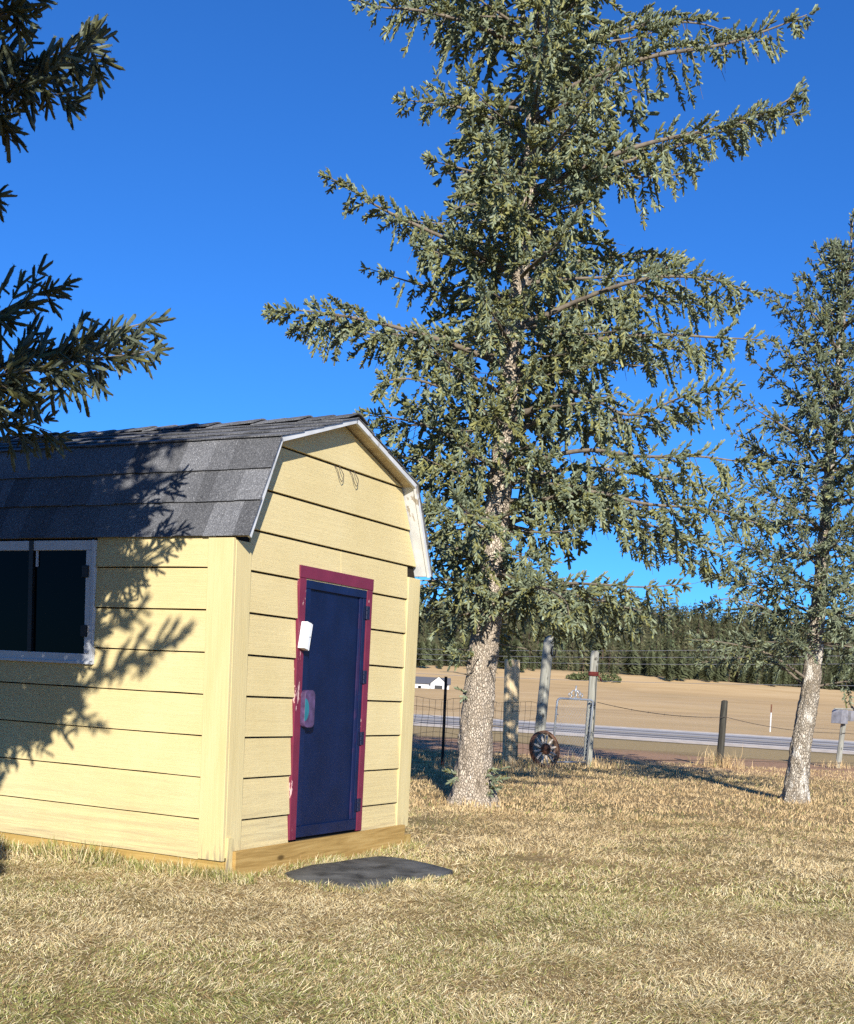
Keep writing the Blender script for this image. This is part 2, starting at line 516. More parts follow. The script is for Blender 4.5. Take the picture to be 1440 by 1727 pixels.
def clip(poly, a, b):
    """keep the part of poly left of the directed line a->b"""
    out = []
    side = lambda p: (b[0] - a[0]) * (p[1] - a[1]) - (b[1] - a[1]) * (p[0] - a[0])
    for i in range(len(poly)):
        p, q = poly[i], poly[(i + 1) % len(poly)]
        sp, sq = side(p), side(q)
        if sp >= 0: out.append(p)
        if (sp > 0 > sq) or (sp < 0 < sq):
            k = sp / (sp - sq)
            out.append((p[0] + k * (q[0] - p[0]), p[1] + k * (q[1] - p[1])))
    return out
def inset(a, b, d):
    dx, dy = b[0] - a[0], b[1] - a[1]; L = math.hypot(dx, dy)
    nx_, ny_ = -dy / L * d, dx / L * d
    return (a[0] + nx_, a[1] + ny_), (b[0] + nx_, b[1] + ny_)
roof_lines = [inset(mir(E_), mir(K_), 0.036), inset(mir(K_), P_, 0.036), inset(P_, K_, 0.036), inset(K_, E_, 0.036)]
def lap_front(poly, z0, z1, parent, mat, pb=0.030, pt=0.010):
    f = [(pb + (pt - pb) * (z - z0) / (z1 - z0), u, z) for u, z in poly]
    b = [(0.001, u, z) for u, z in poly]
    return MB().prism(f, b).build('siding_board', mat, parent, bevel=0.0015)
def lap_side(x0, x1, z0, z1, zc0, zc1, pb=0.027, pt=0.010):
    pr = lambda z: pb + (pt - pb) * (z - zc0) / (zc1 - zc0)
    q = [(x0, z0), (x1, z0), (x1, z1), (x0, z1)]
    nseg = max(1, int((x1 - x0) / 0.25))
    jit = lambda: random.uniform(-0.0015, 0.0015)
    m = MB()
    vs = []
    for i in range(nseg + 1):
        x = x0 + (x1 - x0) * i / nseg
        j = jit(); w = random.uniform(-0.002, 0.002)
        vs += [(x, -pr(z0) + j, z0 + w), (x, -pr(z1), z1), (x, -0.001, z0 + w), (x, -0.001, z1)]
    fs = []
    for i in range(nseg):
        a = 4 * i; b = a + 4
        fs += [(a, b, b + 1, a + 1), (a, a + 2, b + 2, b), (a + 1, b + 1, b + 3, a + 3)]
    e = 4 * nseg
    fs += [(0, 1, 3, 2), (e, e + 2, e + 3, e + 1)]
    m.add(vs, fs)
    return m.build('siding_board', M['siding_side'], shed)

# core behind the boards
g = [(0.0, 0.02), (SW, 0.02), (SW, 2.40), (SW - 0.36, 3.15), (MID, 3.50), (0.36, 3.15), (0.0, 2.40)]
core_mat = simple('shadow_line_core', (0.030, 0.024, 0.018), 0.9, 0.1)  # coloured dark to paint deeper shadow lines into the gaps between boards
MB().prism([(0.0, u, z) for u, z in g], [(-SL, u, z) for u, z in g]).build('wall_core', core_mat, shed)

# front courses
levels = [0.165] + ZL + [3.60]
for i in range(len(levels) - 1):
    z0, z1 = levels[i], levels[i + 1]
    if z1 < 2.3: spans = [(0.187, 0.812), (1.913, 2.533)]
    elif z0 < 2.3: spans = [(0.187, 1.415), (1.419, 2.533)]
    else: spans = [(-0.2, SW + 0.2)]
    for (u0, u1) in spans:
        poly = [(u0, z0 + 0.006), (u1, z0 + 0.006), (u1, z1 - 0.006), (u0, z1 - 0.006)]
        for a, b in roof_lines:
            poly = clip(poly, a, b)
        if len(poly) >= 3:
            lap_front(poly, z0, z1, shed, M['siding_front'])
# side courses
lv = [0.118] + ZL[:7] + [2.470]
for i in range(len(lv) - 1):
    z0, z1 = lv[i], lv[i + 1]
    if z1 < 1.4: lap_side(-SL, -0.197, z0 + 0.005, z1 - 0.005, z0, z1)
    else:
        lap_side(-1.262, -0.197, z0 + 0.005, z1 - 0.005, z0, z1)
        lap_side(-SL, -2.552, z0 + 0.005, z1 - 0.005, z0, z1)
        if z0 < 1.4: lap_side(-2.550, -1.266, z0 + 0.005, 1.507, z0, z1)
# corner boards
MB().box((-0.195, -0.032, 0.128), (0.030, -0.001, 2.452)).build('corner_board', M['trim'], shed, bevel=0.003)
MB().box((0.001, 0.0, 0.150), (0.032, 0.185, 2.440)).build('corner_board', M['trim'], shed, bevel=0.003)
MB().box((0.001, SW - 0.185, 0.190), (0.032, SW + 0.03, 2.440)).build('corner_board', M['trim'], shed, bevel=0.003)
MB().box((0.0325, 0.006, 0.02), (0.050, 0.066, 0.30)).build('corner_board', M['trim'], shed, bevel=0.002)
# skirts
sk = [(0.07, -0.04), (SW - 0.10, -0.04), (SW - 0.10, 0.214), (0.07, 0.196)]
MB().prism([(0.075, u, z) for u, z in sk], [(0.034, u, z) for u, z in sk]).build('skirt_board', M['skirt_front'], shed, bevel=0.004)
MB().box((0.034, SW - 0.098, -0.04), (0.070, SW + 0.03, 0.12)).build('skirt_board', M['skirt_side'], shed, bevel=0.004)
MB().box((-SL, -0.012, -0.05), (0.030, 0.03, 0.122)).build('skirt_board', M['skirt_side'], shed, bevel=0.003)

# roof: four sheathing slopes, each shingled piece by piece
OV = 0.145
def slope(a, b, rows, side_visible, under='soffit'):
    """a lower edge point (y,z), b upper edge point; slab 3 cm thick underneath"""
    dy, dz = b[0] - a[0], b[1] - a[1]; L = math.hypot(dy, dz)
    t = (dy / L, dz / L)
    nn = (-t[1], t[0])
    if nn[1] < 0: nn = (t[1], -t[0])
    pt = lambda s, o: (a[0] + t[0] * s + nn[0] * o, a[1] + t[1] * s + nn[1] * o)
    fr = [pt(0, 0), pt(L, 0), pt(L, -0.022), pt(0, -0.022)]
    slab = MB().prism([(OV - 0.02, *q) for q in fr], [(-SL - OV, *q) for q in fr]).build('roof_slope', M[under], shed)
    fr2 = [pt(-0.004, 0.003), pt(L + 0.002, 0.003), pt(L + 0.002, -0.034), pt(-0.004, -0.034)]
    MB().prism([(OV + 0.002, *q) for q in fr2], [(OV - 0.022, *q) for q in fr2]).build('rake_trim', M['white_peel'], slab)
    exp = L / rows
    for r in range(rows):
        s0 = r * exp - (0.018 if r == 0 else 0.0); s1 = (r + 1) * exp + 0.03
        if s1 > L + 0.004: s1 = L + 0.004
        x = OV + 0.016 - random.uniform(0, 0.05)
        xe = -SL - OV - 0.01
        first = True
        while x > xe:
            w = random.choice((0.115, 0.15, 0.19, 0.24, 0.28)) if side_visible else 0.8
            x1 = max(xe, x - w)
            xa = OV + 0.014 + random.uniform(-0.004, 0.004) if first else x
            first = False
            th = random.choice((0.007, 0.011, 0.0125))
            drop = random.uniform(-0.004, 0.004)
            lo, hi = 0.0165 + th * 0.6, 0.006
            q = [(xa - 0.0012, *pt(s0 + drop, lo)), (x1 + 0.0012, *pt(s0 + drop, lo)), (x1 + 0.0012, *pt(s1, hi + 0.001)), (xa - 0.0012, *pt(s1, hi + 0.001))]
            bq = [(xa - 0.0012, *pt(s0 + drop, lo - th)), (x1 + 0.0012, *pt(s0 + drop, lo - th)), (x1 + 0.0012, *pt(s1, 0.002)), (xa - 0.0012, *pt(s1, 0.002))]
            MB().prism(q, bq).build('shingle', random.choice(M['shingle']), slab)
            x = x1
    return slab, pt, L
slope(E_, K_, 3, True)
s_up, pt_up, L_up = slope(K_, P_, 4, True)
slope(mir(K_), P_, 4, False)
slope(mir(E_), mir(K_), 3, False, 'white_peel')
# ridge caps, stepped over one another
x = OV + 0.02
sl_ = (P_[1] - K_[1]) / (P_[0] - K_[0])
k = 0
while x > -SL - OV:
    lift = 0.022 + random.uniform(0, 0.012)
    x1 = x - 0.26
    ws = 0.15
    prof = lambda o: [(MID - ws, P_[1] - ws * sl_ + o), (MID - 0.03, P_[1] + o - 0.008 + 0.006), (MID, P_[1] + o + 0.002), (MID + 0.03, P_[1] + o - 0.008 + 0.006), (MID + ws, P_[1] - ws * sl_ + o)]
    front = [(x, *q) for q in prof(lift + 0.012)] + [(x, *q) for q in reversed(prof(lift + 0.002))]
    back = [(x1, *q) for q in prof(lift - 0.002)] + [(x1, *q) for q in reversed(prof(lift - 0.010))]
    m = MB()
    nn = 10
    vs = front + back
    fs = [(i, i + 1, 8 - i, 9 - i) for i in range(4)] + [(10 + i + 1, 10 + i, 19 - i, 18 - i) for i in range(4)]
    fs += [(i, 10 + i, 10 + (i + 1) % 10, (i + 1) % 10) for i in range(10)]
    m.add(vs, fs).build('ridge_cap', random.choice(M['shingle']), s_up)
    x = x1 + 0.03
    k += 1

# door casing, door and fittings
U0, U1 = 0.815, 1.912
MB().box((0.024, U0 - 0.004, 2.262), (0.040, U1 + 0.004, 2.355)).build('door_casing', M['maroon_clean'], shed, bevel=0.002)
MB().box((0.0, U0, 0.216), (0.036, 0.903, 2.261)).build('door_casing', M['maroon'], shed, bevel=0.002)
MB().box((0.0, 1.832, 0.216), (0.036, U1, 2.261)).build('door_casing', M['maroon'], shed, bevel=0.002)
MB().box((0.003, 0.9035, 0.222), (0.031, 0.9085, 1.62)).build('door_casing', M['vinyl'], shed)
door = MB().box((0.001, 0.910, 0.226), (0.010, 1.828, 2.255)).build('door', M['navy'], shed)
MB().box((0.011, 0.912, 0.32), (0.030, 0.978, 2.185)).build('stile', M['navy_trim'], door, bevel=0.003)
MB().box((0.011, 1.778, 0.32), (0.030, 1.826, 2.185)).build('stile', M['navy_trim'], door, bevel=0.003)
MB().box((0.011, 1.735, 0.32), (0.021, 1.777, 2.185)).build('panel_moulding', M['purple_stop'], door, bevel=0.002)
MB().box((0.0105, 0.979, 0.32), (0.018, 1.0, 2.185)).build('panel_moulding', M['navy_trim'], door, bevel=0.002)
MB().box((0.0112, 0.912, 2.187), (0.0312, 1.826, 2.253)).build('rail', M['navy_trim'], door, bevel=0.003)
MB().box((0.0112, 0.912, 0.228), (0.0312, 1.826, 0.318)).build('rail', M['navy_trim'], door, bevel=0.003)
for zh in (2.07, 1.53, 1.01, 0.44):
    hg = MB().box((0.036, 1.822, zh - 0.055), (0.0405, 1.872, zh + 0.055))
    hg.box((0.0315, 1.786, zh - 0.055), (0.036, 1.820, zh + 0.055))
    for kk in range(3):
        hg.tube([(0.041, 1.821, zh - 0.055 + kk * 0.038), (0.041, 1.821, zh - 0.022 + kk * 0.038)], 0.008, 8)
    for kk in range(3):
        hg.box((0.0405, 1.842, zh - 0.045 + kk * 0.04), (0.0445, 1.858, zh - 0.035 + kk * 0.04))
    hg.build('hinge', M['hinge'], door)
# thumb-cut pull: a rounded block with a half-moon cut painted teal
def rounded(u0, u1, z0, z1, r, n=5):
    p = []
    for cx_, cz_, a0 in ((u1 - r, z1 - r, 0), (u0 + r, z1 - r, 90), (u0 + r, z0 + r, 180), (u1 - r, z0 + r, 270)):
        for i in range(n + 1):
            a = R(a0 + 90 * i / n)
            p.append((cx_ + r * math.cos(a), cz_ + r * math.sin(a)))
    return p
hp = rounded(0.893, 1.035, 1.105, 1.400, 0.045)
MB().prism([(0.078, u, z) for u, z in hp], [(0.031, u, z) for u, z in hp]).build('door_pull', M['plum'], door, bevel=0.004)
hm = [(0.894 + 0.055 * math.sin(math.pi * i / 12), 1.245 - 0.088 * math.cos(math.pi * i / 12)) for i in range(13)]
MB().prism([(0.0795, u, z) for u, z in hm], [(0.070, u, z) for u, z in hm]).build('pull_cutout', M['teal'], door)
# white contact box, knocked askew on the casing
cb = Matrix.Translation((0.036, 0.882, 1.815)) @ Matrix.Rotation(R(-11), 4, 'X')
m = MB().box((0.001, -0.048, -0.105), (0.060, 0.010, 0.105), cb).box((0.001, 0.0125, -0.105), (0.048, 0.046, 0.105), cb).box((0.002, 0.009, -0.104), (0.042, 0.014, 0.104), cb)
box = m.build('contact_box', M['white_plastic'], shed, bevel=0.004)
MB().tube([tuple(cb @ Vector((0.047, 0.03, 0.0))), tuple(cb @ Vector((0.0495, 0.03, 0.0)))], 0.006, 8).build('screw', M['black'], box)
# two bent wire hooks under the gable
for u in (1.30, 1.525):
    pth = [(0.012, u - 0.05, 3.20), (0.035, u - 0.03, 3.16), (0.04, u + 0.005, 3.085), (0.045, u + 0.035, 3.052), (0.05, u + 0.055, 3.075), (0.055, u + 0.05, 3.12), (0.045, u + 0.02, 3.165), (0.02, u + 0.02, 3.21)]
    pth = [(a_, u + (b_ - u) * .8, 3.13 + (c_ - 3.13) * .8) for a_, b_, c_ in pth]
    MB().tube(pth, 0.0032, 6).build('wire_hook', M['wire'], shed, smooth=True)

# window in the long wall
wy = -0.03
WX0, WX1, WZ0, WZ1 = -2.552, -1.264, 1.508, 2.445
m = MB()
m.box((WX0, wy, WZ0), (WX1, -0.001, WZ0 + 0.078)); m.box((WX0, wy, WZ1 - 0.075), (WX1, -0.001, WZ1))
m.box((WX1 - 0.095, wy, WZ0 + 0.079), (WX1, -0.001, WZ1 - 0.076)); m.box((WX0, wy, WZ0 + 0.079), (WX0 + 0.095, -0.001, WZ1 - 0.076))
win = m.build('window', M['vinyl'], shed, bevel=0.004)
m = MB()
m.box((WX0 - 0.0, wy - 0.014, WZ0 - 0.002), (WX1 + 0.0, wy - 0.001, WZ0 + 0.02)).build('window_sill', M['vinyl'], win, bevel=0.003)
MB().box((WX1 - 0.03, wy - 0.012, WZ0 + 0.022), (WX1, wy - 0.001, WZ1)).build('window_flange', M['vinyl'], win, bevel=0.003)
MB().box((-1.948, -0.036, WZ0 + 0.079), (-1.905, -0.003, WZ1 + 0.0)).build('mullion', M['black'], win)
MB().box((-1.880, -0.028, WZ1 - 0.20), (-1.868, -0.003, WZ1 - 0.076)).build('mullion', M['vinyl'], win)
MB().box((WX0 + 0.096, -0.010, WZ0 + 0.079), (-1.949, -0.004, WZ1 - 0.076)).build('glass_pane', M['glass'], win)
MB().box((-1.904, -0.012, WZ0 + 0.079), (WX1 - 0.096, -0.004, WZ1 - 0.076)).build('glass_pane', M['glass'], win)
for zc in (1.76, 2.21):
    MB().box((WX1 - 0.125, -0.040, zc - 0.045), (WX1 - 0.062, -0.003, zc + 0.045)).build('window_latch', M['black'], win, bevel=0.003)

# rubber mat before the door step
def gp(px, py, z=0.0):
    d = ray(px, py)
    return CAM + d * ((z - CAM[2]) / d[2])
mpx = [(478, 1473), (520, 1462), (560, 1457), (600, 1450), (640, 1444), (668, 1446), (700, 1452), (735, 1461), (766, 1470), (735, 1479), (700, 1481), (672, 1486), (645, 1496), (610, 1500), (575, 1498), (530, 1490), (500, 1482)]
mp_ = [gp(*q, z=0.03) for q in mpx]
mc = np.mean(mp_, axis=0)
m = MB()
N_ = len(mp_)
vs = [tuple(q + np.array([0, 0, -0.05])) for q in mp_] + [tuple(q) for q in mp_] + [tuple(mc + (q - mc) * 0.96 + np.array([0, 0, 0.012 + 0.006 * math.sin(i)])) for i, q in enumerate(mp_)]
vs += [tuple(mc + (q - mc) * 0.5 + np.array([0, 0, 0.006 + 0.012 * math.sin(i * 1.3)])) for i, q in enumerate(mp_)] + [tuple(mc + np.array([0, 0, 0.008]))]
fs = []
for i in range(N_):
    j = (i + 1) % N_
    fs += [(i, N_ + i, N_ + j, j)[::-1], (N_ + i, 2 * N_ + i, 2 * N_ + j, N_ + j)[::-1], (2 * N_ + i, 3 * N_ + i, 3 * N_ + j, 2 * N_ + j)[::-1], (3 * N_ + i, 4 * N_, 3 * N_ + j)[::-1]]
mat_o = m.add(vs, fs).build('rubber_mat', M['rubber'], smooth=True)
tag(mat_o, 'black rubber mat lying in the grass before the navy door', 'mat')

# ------------------------------------------------------------------ spruces
def smooth_path(pts, step):
    """Catmull-Rom through pts, resampled about every `step` metres"""
    P = np.asarray(pts, float)
    if len(P) == 2:
        P = np.stack([P[0], P[0] + (P[1] - P[0]) * 0.5, P[1]])
    Q = np.concatenate([[2 * P[0] - P[1]], P, [2 * P[-1] - P[-2]]])
    out = []
    for i in range(1, len(Q) - 2):
        L = np.linalg.norm(Q[i + 1] - Q[i])
        n = max(2, int(L / step))
        t = np.linspace(0, 1, n, endpoint=False)[:, None]
        p0, p1, p2, p3 = Q[i - 1], Q[i], Q[i + 1], Q[i + 2]
        out.append(0.5 * ((2 * p1) + (-p0 + p2) * t + (2 * p0 - 5 * p1 + 4 * p2 - p3) * t ** 2 + (-p0 + 3 * p1 - 3 * p2 + p3) * t ** 3))
    out.append(P[-1:])
    return np.concatenate(out)

def shoot_templates(n_var, n_needles, nlen, nwid, seed, core=0.12, sides=3, fwd=(0.15, 0.7)):
    """unit-length shoot along +z; needles are slim triangles pointing forward and out"""
    r = np.random.default_rng(seed)
    T = []
    for _ in range(n_var):
        s = np.sort(r.uniform(0.0, 1.0, n_needles))
        s[-4:] = 0.97 if n_needles > 4 else s[-4:]
        az = r.uniform(0, 2 * math.pi, n_needles)
        fw = r.uniform(fwd[0], fwd[1], n_needles)
        fw[-4:] = 0.8
        d = np.stack([np.cos(az), np.sin(az), fw], 1)
        d /= np.linalg.norm(d, axis=1)[:, None]
        ln = nlen * r.uniform(0.75, 1.15, n_needles) * (1 - 0.25 * s)
        base = np.stack([np.zeros(n_needles), np.zeros(n_needles), s], 1)
        side = np.cross(d, r.normal(size=(n_needles, 3)))
        side /= np.linalg.norm(side, axis=1)[:, None]
        b0 = base + side * nwid * 0.5; b1 = base - side * nwid * 0.5
        tip = base + d * ln[:, None]
        tri = [np.stack([b0, b1, tip], 1).reshape(-1, 3)]
        # the packed inner needles round the stem: a blunt ragged brush
        an = np.arange(sides) * 2 * math.pi / sides + r.uniform(0, 6.28)
        ra = core * r.uniform(0.7, 1.2, sides); rb = core * r.uniform(0.8, 1.3, sides)
        r1 = np.stack([ra * np.cos(an), ra * np.sin(an), r.uniform(-0.05, 0.12, sides)], 1)
        r2 = np.stack([rb * np.cos(an + .4), rb * np.sin(an + .4), r.uniform(0.78, 1.0, sides)], 1)
        hi = np.array([0, 0, 1.06])
        for q in range(sides):
            w = (q + 1) % sides
            tri += [np.array([r1[q], r1[w], r2[q]]), np.array([r1[w], r2[w], r2[q]]), np.array([r2[q], r2[w], hi])]
        T.append(np.concatenate(tri))
    return np.array(T)                                       # (var, 3n, 3)

SPINDLE = 9                                                  # triangles of the brush core
def place_shoots(T, P, D, S, C, r):
    """instantiate templates as real triangles"""
    n = len(P)
    if n == 0: return np.zeros((0, 3)), np.zeros((0, 3))
    D = D / (np.linalg.norm(D, axis=1)[:, None] + 1e-9)
    ref = r.normal(size=(n, 3))
    A = np.cross(D, ref); A /= np.linalg.norm(A, axis=1)[:, None] + 1e-9
    B = np.cross(D, A)
    k = r.integers(0, len(T), n)
    t = T[k] * S[:, None, None]                              # (n,m,3)
    V = P[:, None, :] + t[:, :, 0:1] * A[:, None, :] + t[:, :, 1:2] * B[:, None, :] + t[:, :, 2:3] * D[:, None, :]
    m = t.shape[1]
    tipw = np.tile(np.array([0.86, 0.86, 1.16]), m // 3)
    tipw = tipw * np.where(np.arange(m) >= m - 3 * SPINDLE, 0.80, 1.0)  # core triangles darker: shade among the inner needles put into the colour
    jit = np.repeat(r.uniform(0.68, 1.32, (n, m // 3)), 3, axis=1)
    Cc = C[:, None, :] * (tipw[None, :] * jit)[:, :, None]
    return V.reshape(-1, 3), Cc.reshape(-1, 3)

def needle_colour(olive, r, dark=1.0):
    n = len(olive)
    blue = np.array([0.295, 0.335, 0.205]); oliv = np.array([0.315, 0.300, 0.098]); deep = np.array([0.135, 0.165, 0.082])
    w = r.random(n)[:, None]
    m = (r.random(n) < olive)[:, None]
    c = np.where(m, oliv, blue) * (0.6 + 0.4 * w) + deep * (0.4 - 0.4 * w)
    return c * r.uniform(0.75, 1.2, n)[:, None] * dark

class Tree:
    def __init__(self, seed):
        self.r = np.random.default_rng(seed)
        self.P = []; self.D = []; self.S = []; self.O = []; self.Q = []
        self.twigs = []                                       # (path, r0, r1, sides)
    def branch(self, pts, rad, lmax=0.55, spacing=0.072, bare=0.13, droop=0.5, pend=0.35, shoot=0.086, olive=0.35, keep=None, q=0, dens=0.034, width=1.0, up_tip=0.0, ups=0.4):
        r = self.r
        path = smooth_path(pts, 0.06)
        if keep is not None:
            ok = keep(path)
            bad = np.where(~ok & (np.arange(len(path)) > 5))[0]
            if len(bad):
                path = path[:max(4, bad[0])]
        seg = np.linalg.norm(np.diff(path, axis=0), axis=1)
        s = np.concatenate([[0], np.cumsum(seg)])
        L = s[-1]
        if L < 0.25: return
        tan = np.gradient(path, axis=0); tan /= np.linalg.norm(tan, axis=1)[:, None] + 1e-9
        self.twigs.append((path[::2] if len(path) > 12 else path, rad, rad * 0.15, 6))
        lm = min(lmax, 0.32 * L + 0.12)
        pos = bare * L + r.random() * spacing
        sgn = 1 if r.random() < .5 else -1
        while pos < L:
            f = pos / L
            i = min(len(path) - 1, int(np.searchsorted(s, pos)))
            p0 = path[i]; t = tan[i]
            side = np.cross(t, [0, 0, 1.0]); nrm = np.linalg.norm(side)
            side = side / nrm if nrm > 1e-3 else np.array([1.0, 0, 0])
            prof = min(1.0, 0.55 + 1.2 * (f - bare)) * min(1.0, 0.22 + 1.9 * (1 - f))
            l = lm * prof * r.uniform(0.6, 1.15)
            if r.random() < pend:
                d = t * r.uniform(0.1, 0.5) + side * sgn * r.uniform(0, 0.45) + np.array([0, 0, -1.0]); l *= 0.85
                dr = 0.25
            else:
                ang = R(r.uniform(42, 66))
                d = t * math.cos(ang) + side * sgn * math.sin(ang) * width + np.array([0, 0, r.uniform(-0.25, 0.22)])
                dr = droop * r.uniform(0.5, 1.5)
            sgn = -sgn
            self.branchlet(p0, d / np.linalg.norm(d), l, dr, shoot, olive, q, dens)
            if r.random() < ups:
                self.branchlet(p0, t * 0.7 + side * r.uniform(-.6, .6) + np.array([0, 0, 0.55]), r.uniform(0.09, 0.22), 0.0, shoot, olive * .7, q, dens)
            pos += spacing * r.uniform(0.6, 1.4)
        self.branchlet(path[-2], tan[-1] + np.array([0, 0, up_tip]), 0.22, 0.05, shoot, olive * 0.6, q, dens)
    def branchlet(self, p0, d, l, droop, shoot, olive, q, dens):
        r = self.r
        n = max(2, int(l / dens))
        f = np.linspace(0, 1, n + 1)
        d = d / np.linalg.norm(d)
        pts = p0 + np.outer(f * l, d)
        pts[:, 2] -= droop * l * f ** 2 * 0.9
        pts[:, 2] += 0.12 * l * f ** 4
        tan = np.gradient(pts, axis=0); tan /= np.linalg.norm(tan, axis=1)[:, None] + 1e-9
        self.twigs.append((pts if n < 5 else pts[::2] if n % 2 == 0 else np.concatenate([pts[::2], pts[-1:]]), 0.006 if l > 0.3 else 0.004, 0.002, 3))
        side = np.cross(tan, [0, 0, 1.0]) + 1e-4; side /= np.linalg.norm(side, axis=1)[:, None]
        k = n + 1
        st = max(1, int(0.30 * n))
        idx = np.arange(st, k)
        for sg in (-1, 1):
            jj = idx[r.random(len(idx)) < 0.88]
            a = r.uniform(0.5, 1.05, len(jj))[:, None]
            dd = tan[jj] * np.cos(a) + sg * side[jj] * np.sin(a) + np.stack([np.zeros(len(jj)), np.zeros(len(jj)), r.uniform(-0.35, 0.35, len(jj))], 1)
            self.P.append(pts[jj]); self.D.append(dd)
            self.S.append(shoot * r.uniform(0.65, 1.2, len(jj)) * (1.0 - 0.25 * f[jj]))
            self.O.append(np.full(len(jj), olive)); self.Q.append(np.full(len(jj), q))
        self.P.append(pts[-1:]); self.D.append(tan[-1:]); self.S.append(np.array([shoot * r.uniform(0.9, 1.3)])); self.O.append(np.array([olive])); self.Q.append(np.array([q]))
        for up, pr in ((1.0, 0.6), (-1.0, 0.4)):
            jj = idx[r.random(len(idx)) < pr]
            if len(jj):
                dd = tan[jj] * 0.75 + side[jj] * r.uniform(-0.5, 0.5, len(jj))[:, None] + np.array([0, 0, up]) * r.uniform(0.4, 0.9, len(jj))[:, None]
                self.P.append(pts[jj]); self.D.append(dd); self.S.append(shoot * r.uniform(0.6, 1.05, len(jj)))
                self.O.append(np.full(len(jj), olive * (0.7 if up > 0 else 1.3))); self.Q.append(np.full(len(jj), q))
        # needles on the twig itself
        jj = idx[::2]
        self.P.append(pts[jj]); self.D.append(tan[jj]); self.S.append(np.full(len(jj), shoot * 0.9)); self.O.append(np.full(len(jj), min(1.0, olive * 1.3))); self.Q.append(np.full(len(jj), q))
    def arrays(self):
        return [np.concatenate(x) for x in (self.P, self.D, self.S, self.O, self.Q)]

def twig_mesh(name, twigs, keep=None):
    V = []; F = []; base = 0
    allok = keep(np.concatenate([q[0] for q in twigs])) if keep is not None else None
    at0 = 0
    for path, r0, r1, sides in twigs:
        m = len(path)
        ok = allok[at0:at0 + m] if keep is not None else None
        at0 += m
        if m < 2: continue
        if ok is not None and sides == 3 and not ok[-1] and not ok[m // 2]: continue
        t = np.gradient(path, axis=0); t /= np.linalg.norm(t, axis=1)[:, None] + 1e-9
        ref = np.where(np.abs(t[:, 2:3]) < 0.9, np.array([[0, 0, 1.0]]), np.array([[1.0, 0, 0]]))
        a = np.cross(t, ref); a /= np.linalg.norm(a, axis=1)[:, None] + 1e-9
        b = np.cross(t, a)
        rad = np.linspace(r0, r1, m)
        an = np.arange(sides) * 2 * math.pi / sides
        ring = path[:, None, :] + rad[:, None, None] * (np.cos(an)[None, :, None] * a[:, None, :] + np.sin(an)[None, :, None] * b[:, None, :])
        V.append(ring.reshape(-1, 3))
        i = np.arange(m - 1)[:, None]; k = np.arange(sides)[None, :]; k2 = (k + 1) % sides
        F.append(np.stack([base + i * sides + k, base + i * sides + k2, base + (i + 1) * sides + k2, base + (i + 1) * sides + k], 2).reshape(-1, 4))
        base += m * sides
    V = np.concatenate(V).astype(np.float32); F = np.concatenate(F).astype(np.int32)
    me = bpy.data.meshes.new(name)
    me.vertices.add(len(V)); me.vertices.foreach_set('co', V.ravel())
    me.loops.add(F.size); me.loops.foreach_set('vertex_index', F.ravel())
    me.polygons.add(len(F)); me.polygons.foreach_set('loop_start', np.arange(0, F.size, 4, dtype=np.int32)); me.polygons.foreach_set('loop_total', np.full(len(F), 4, dtype=np.int32))
    me.polygons.foreach_set('use_smooth', np.ones(len(F), dtype=bool))
    me.update(calc_edges=True)
    return me

def trunk_mesh(name, path, radii, sides=40, rough=0.06, seed=3, flare=0.35):
    r = np.random.default_rng(seed)
    P = smooth_path(path, 0.05)
    m = len(P)
    z = P[:, 2]
    zz = np.array([q[2] for q in path]); rr = np.interp(z, zz, radii)
    rr = rr * (1 + flare * np.exp(-np.maximum(z, 0) / 0.22))
    an = np.arange(sides) * 2 * math.pi / sides
    A, Z = np.meshgrid(an, z)
    n = np.zeros_like(A)
    for kk in range(14):
        f = int(r.integers(2, 14)); fz = r.uniform(2, 18); ph = r.uniform(0, 6.28)
        n += np.sin(A * f + Z * fz * (1 if kk % 2 else -1) + ph) / 14 ** 0.5
    n += 0.9 * r.normal(size=A.shape) * 0.4
    rad = rr[:, None] * (1 + rough * n + 0.10 * np.exp(-np.maximum(Z, 0) / 0.2) * np.sin(A * 5 + 1))
    V = np.stack([P[:, 0:1] + rad * np.cos(A), P[:, 1:2] + rad * np.sin(A), Z], 2).reshape(-1, 3)
    fs = []
    for i in range(m - 1):
        for k in range(sides):
            k2 = (k + 1) % sides
            fs.append((i * sides + k, i * sides + k2, (i + 1) * sides + k2, (i + 1) * sides + k))
    fs.append(tuple((m - 1) * sides + k for k in range(sides)))
    me = bpy.data.meshes.new(name)
    me.from_pydata(V.tolist(), [], fs)
    me.polygons.foreach_set('use_smooth', [True] * len(me.polygons))
    return me

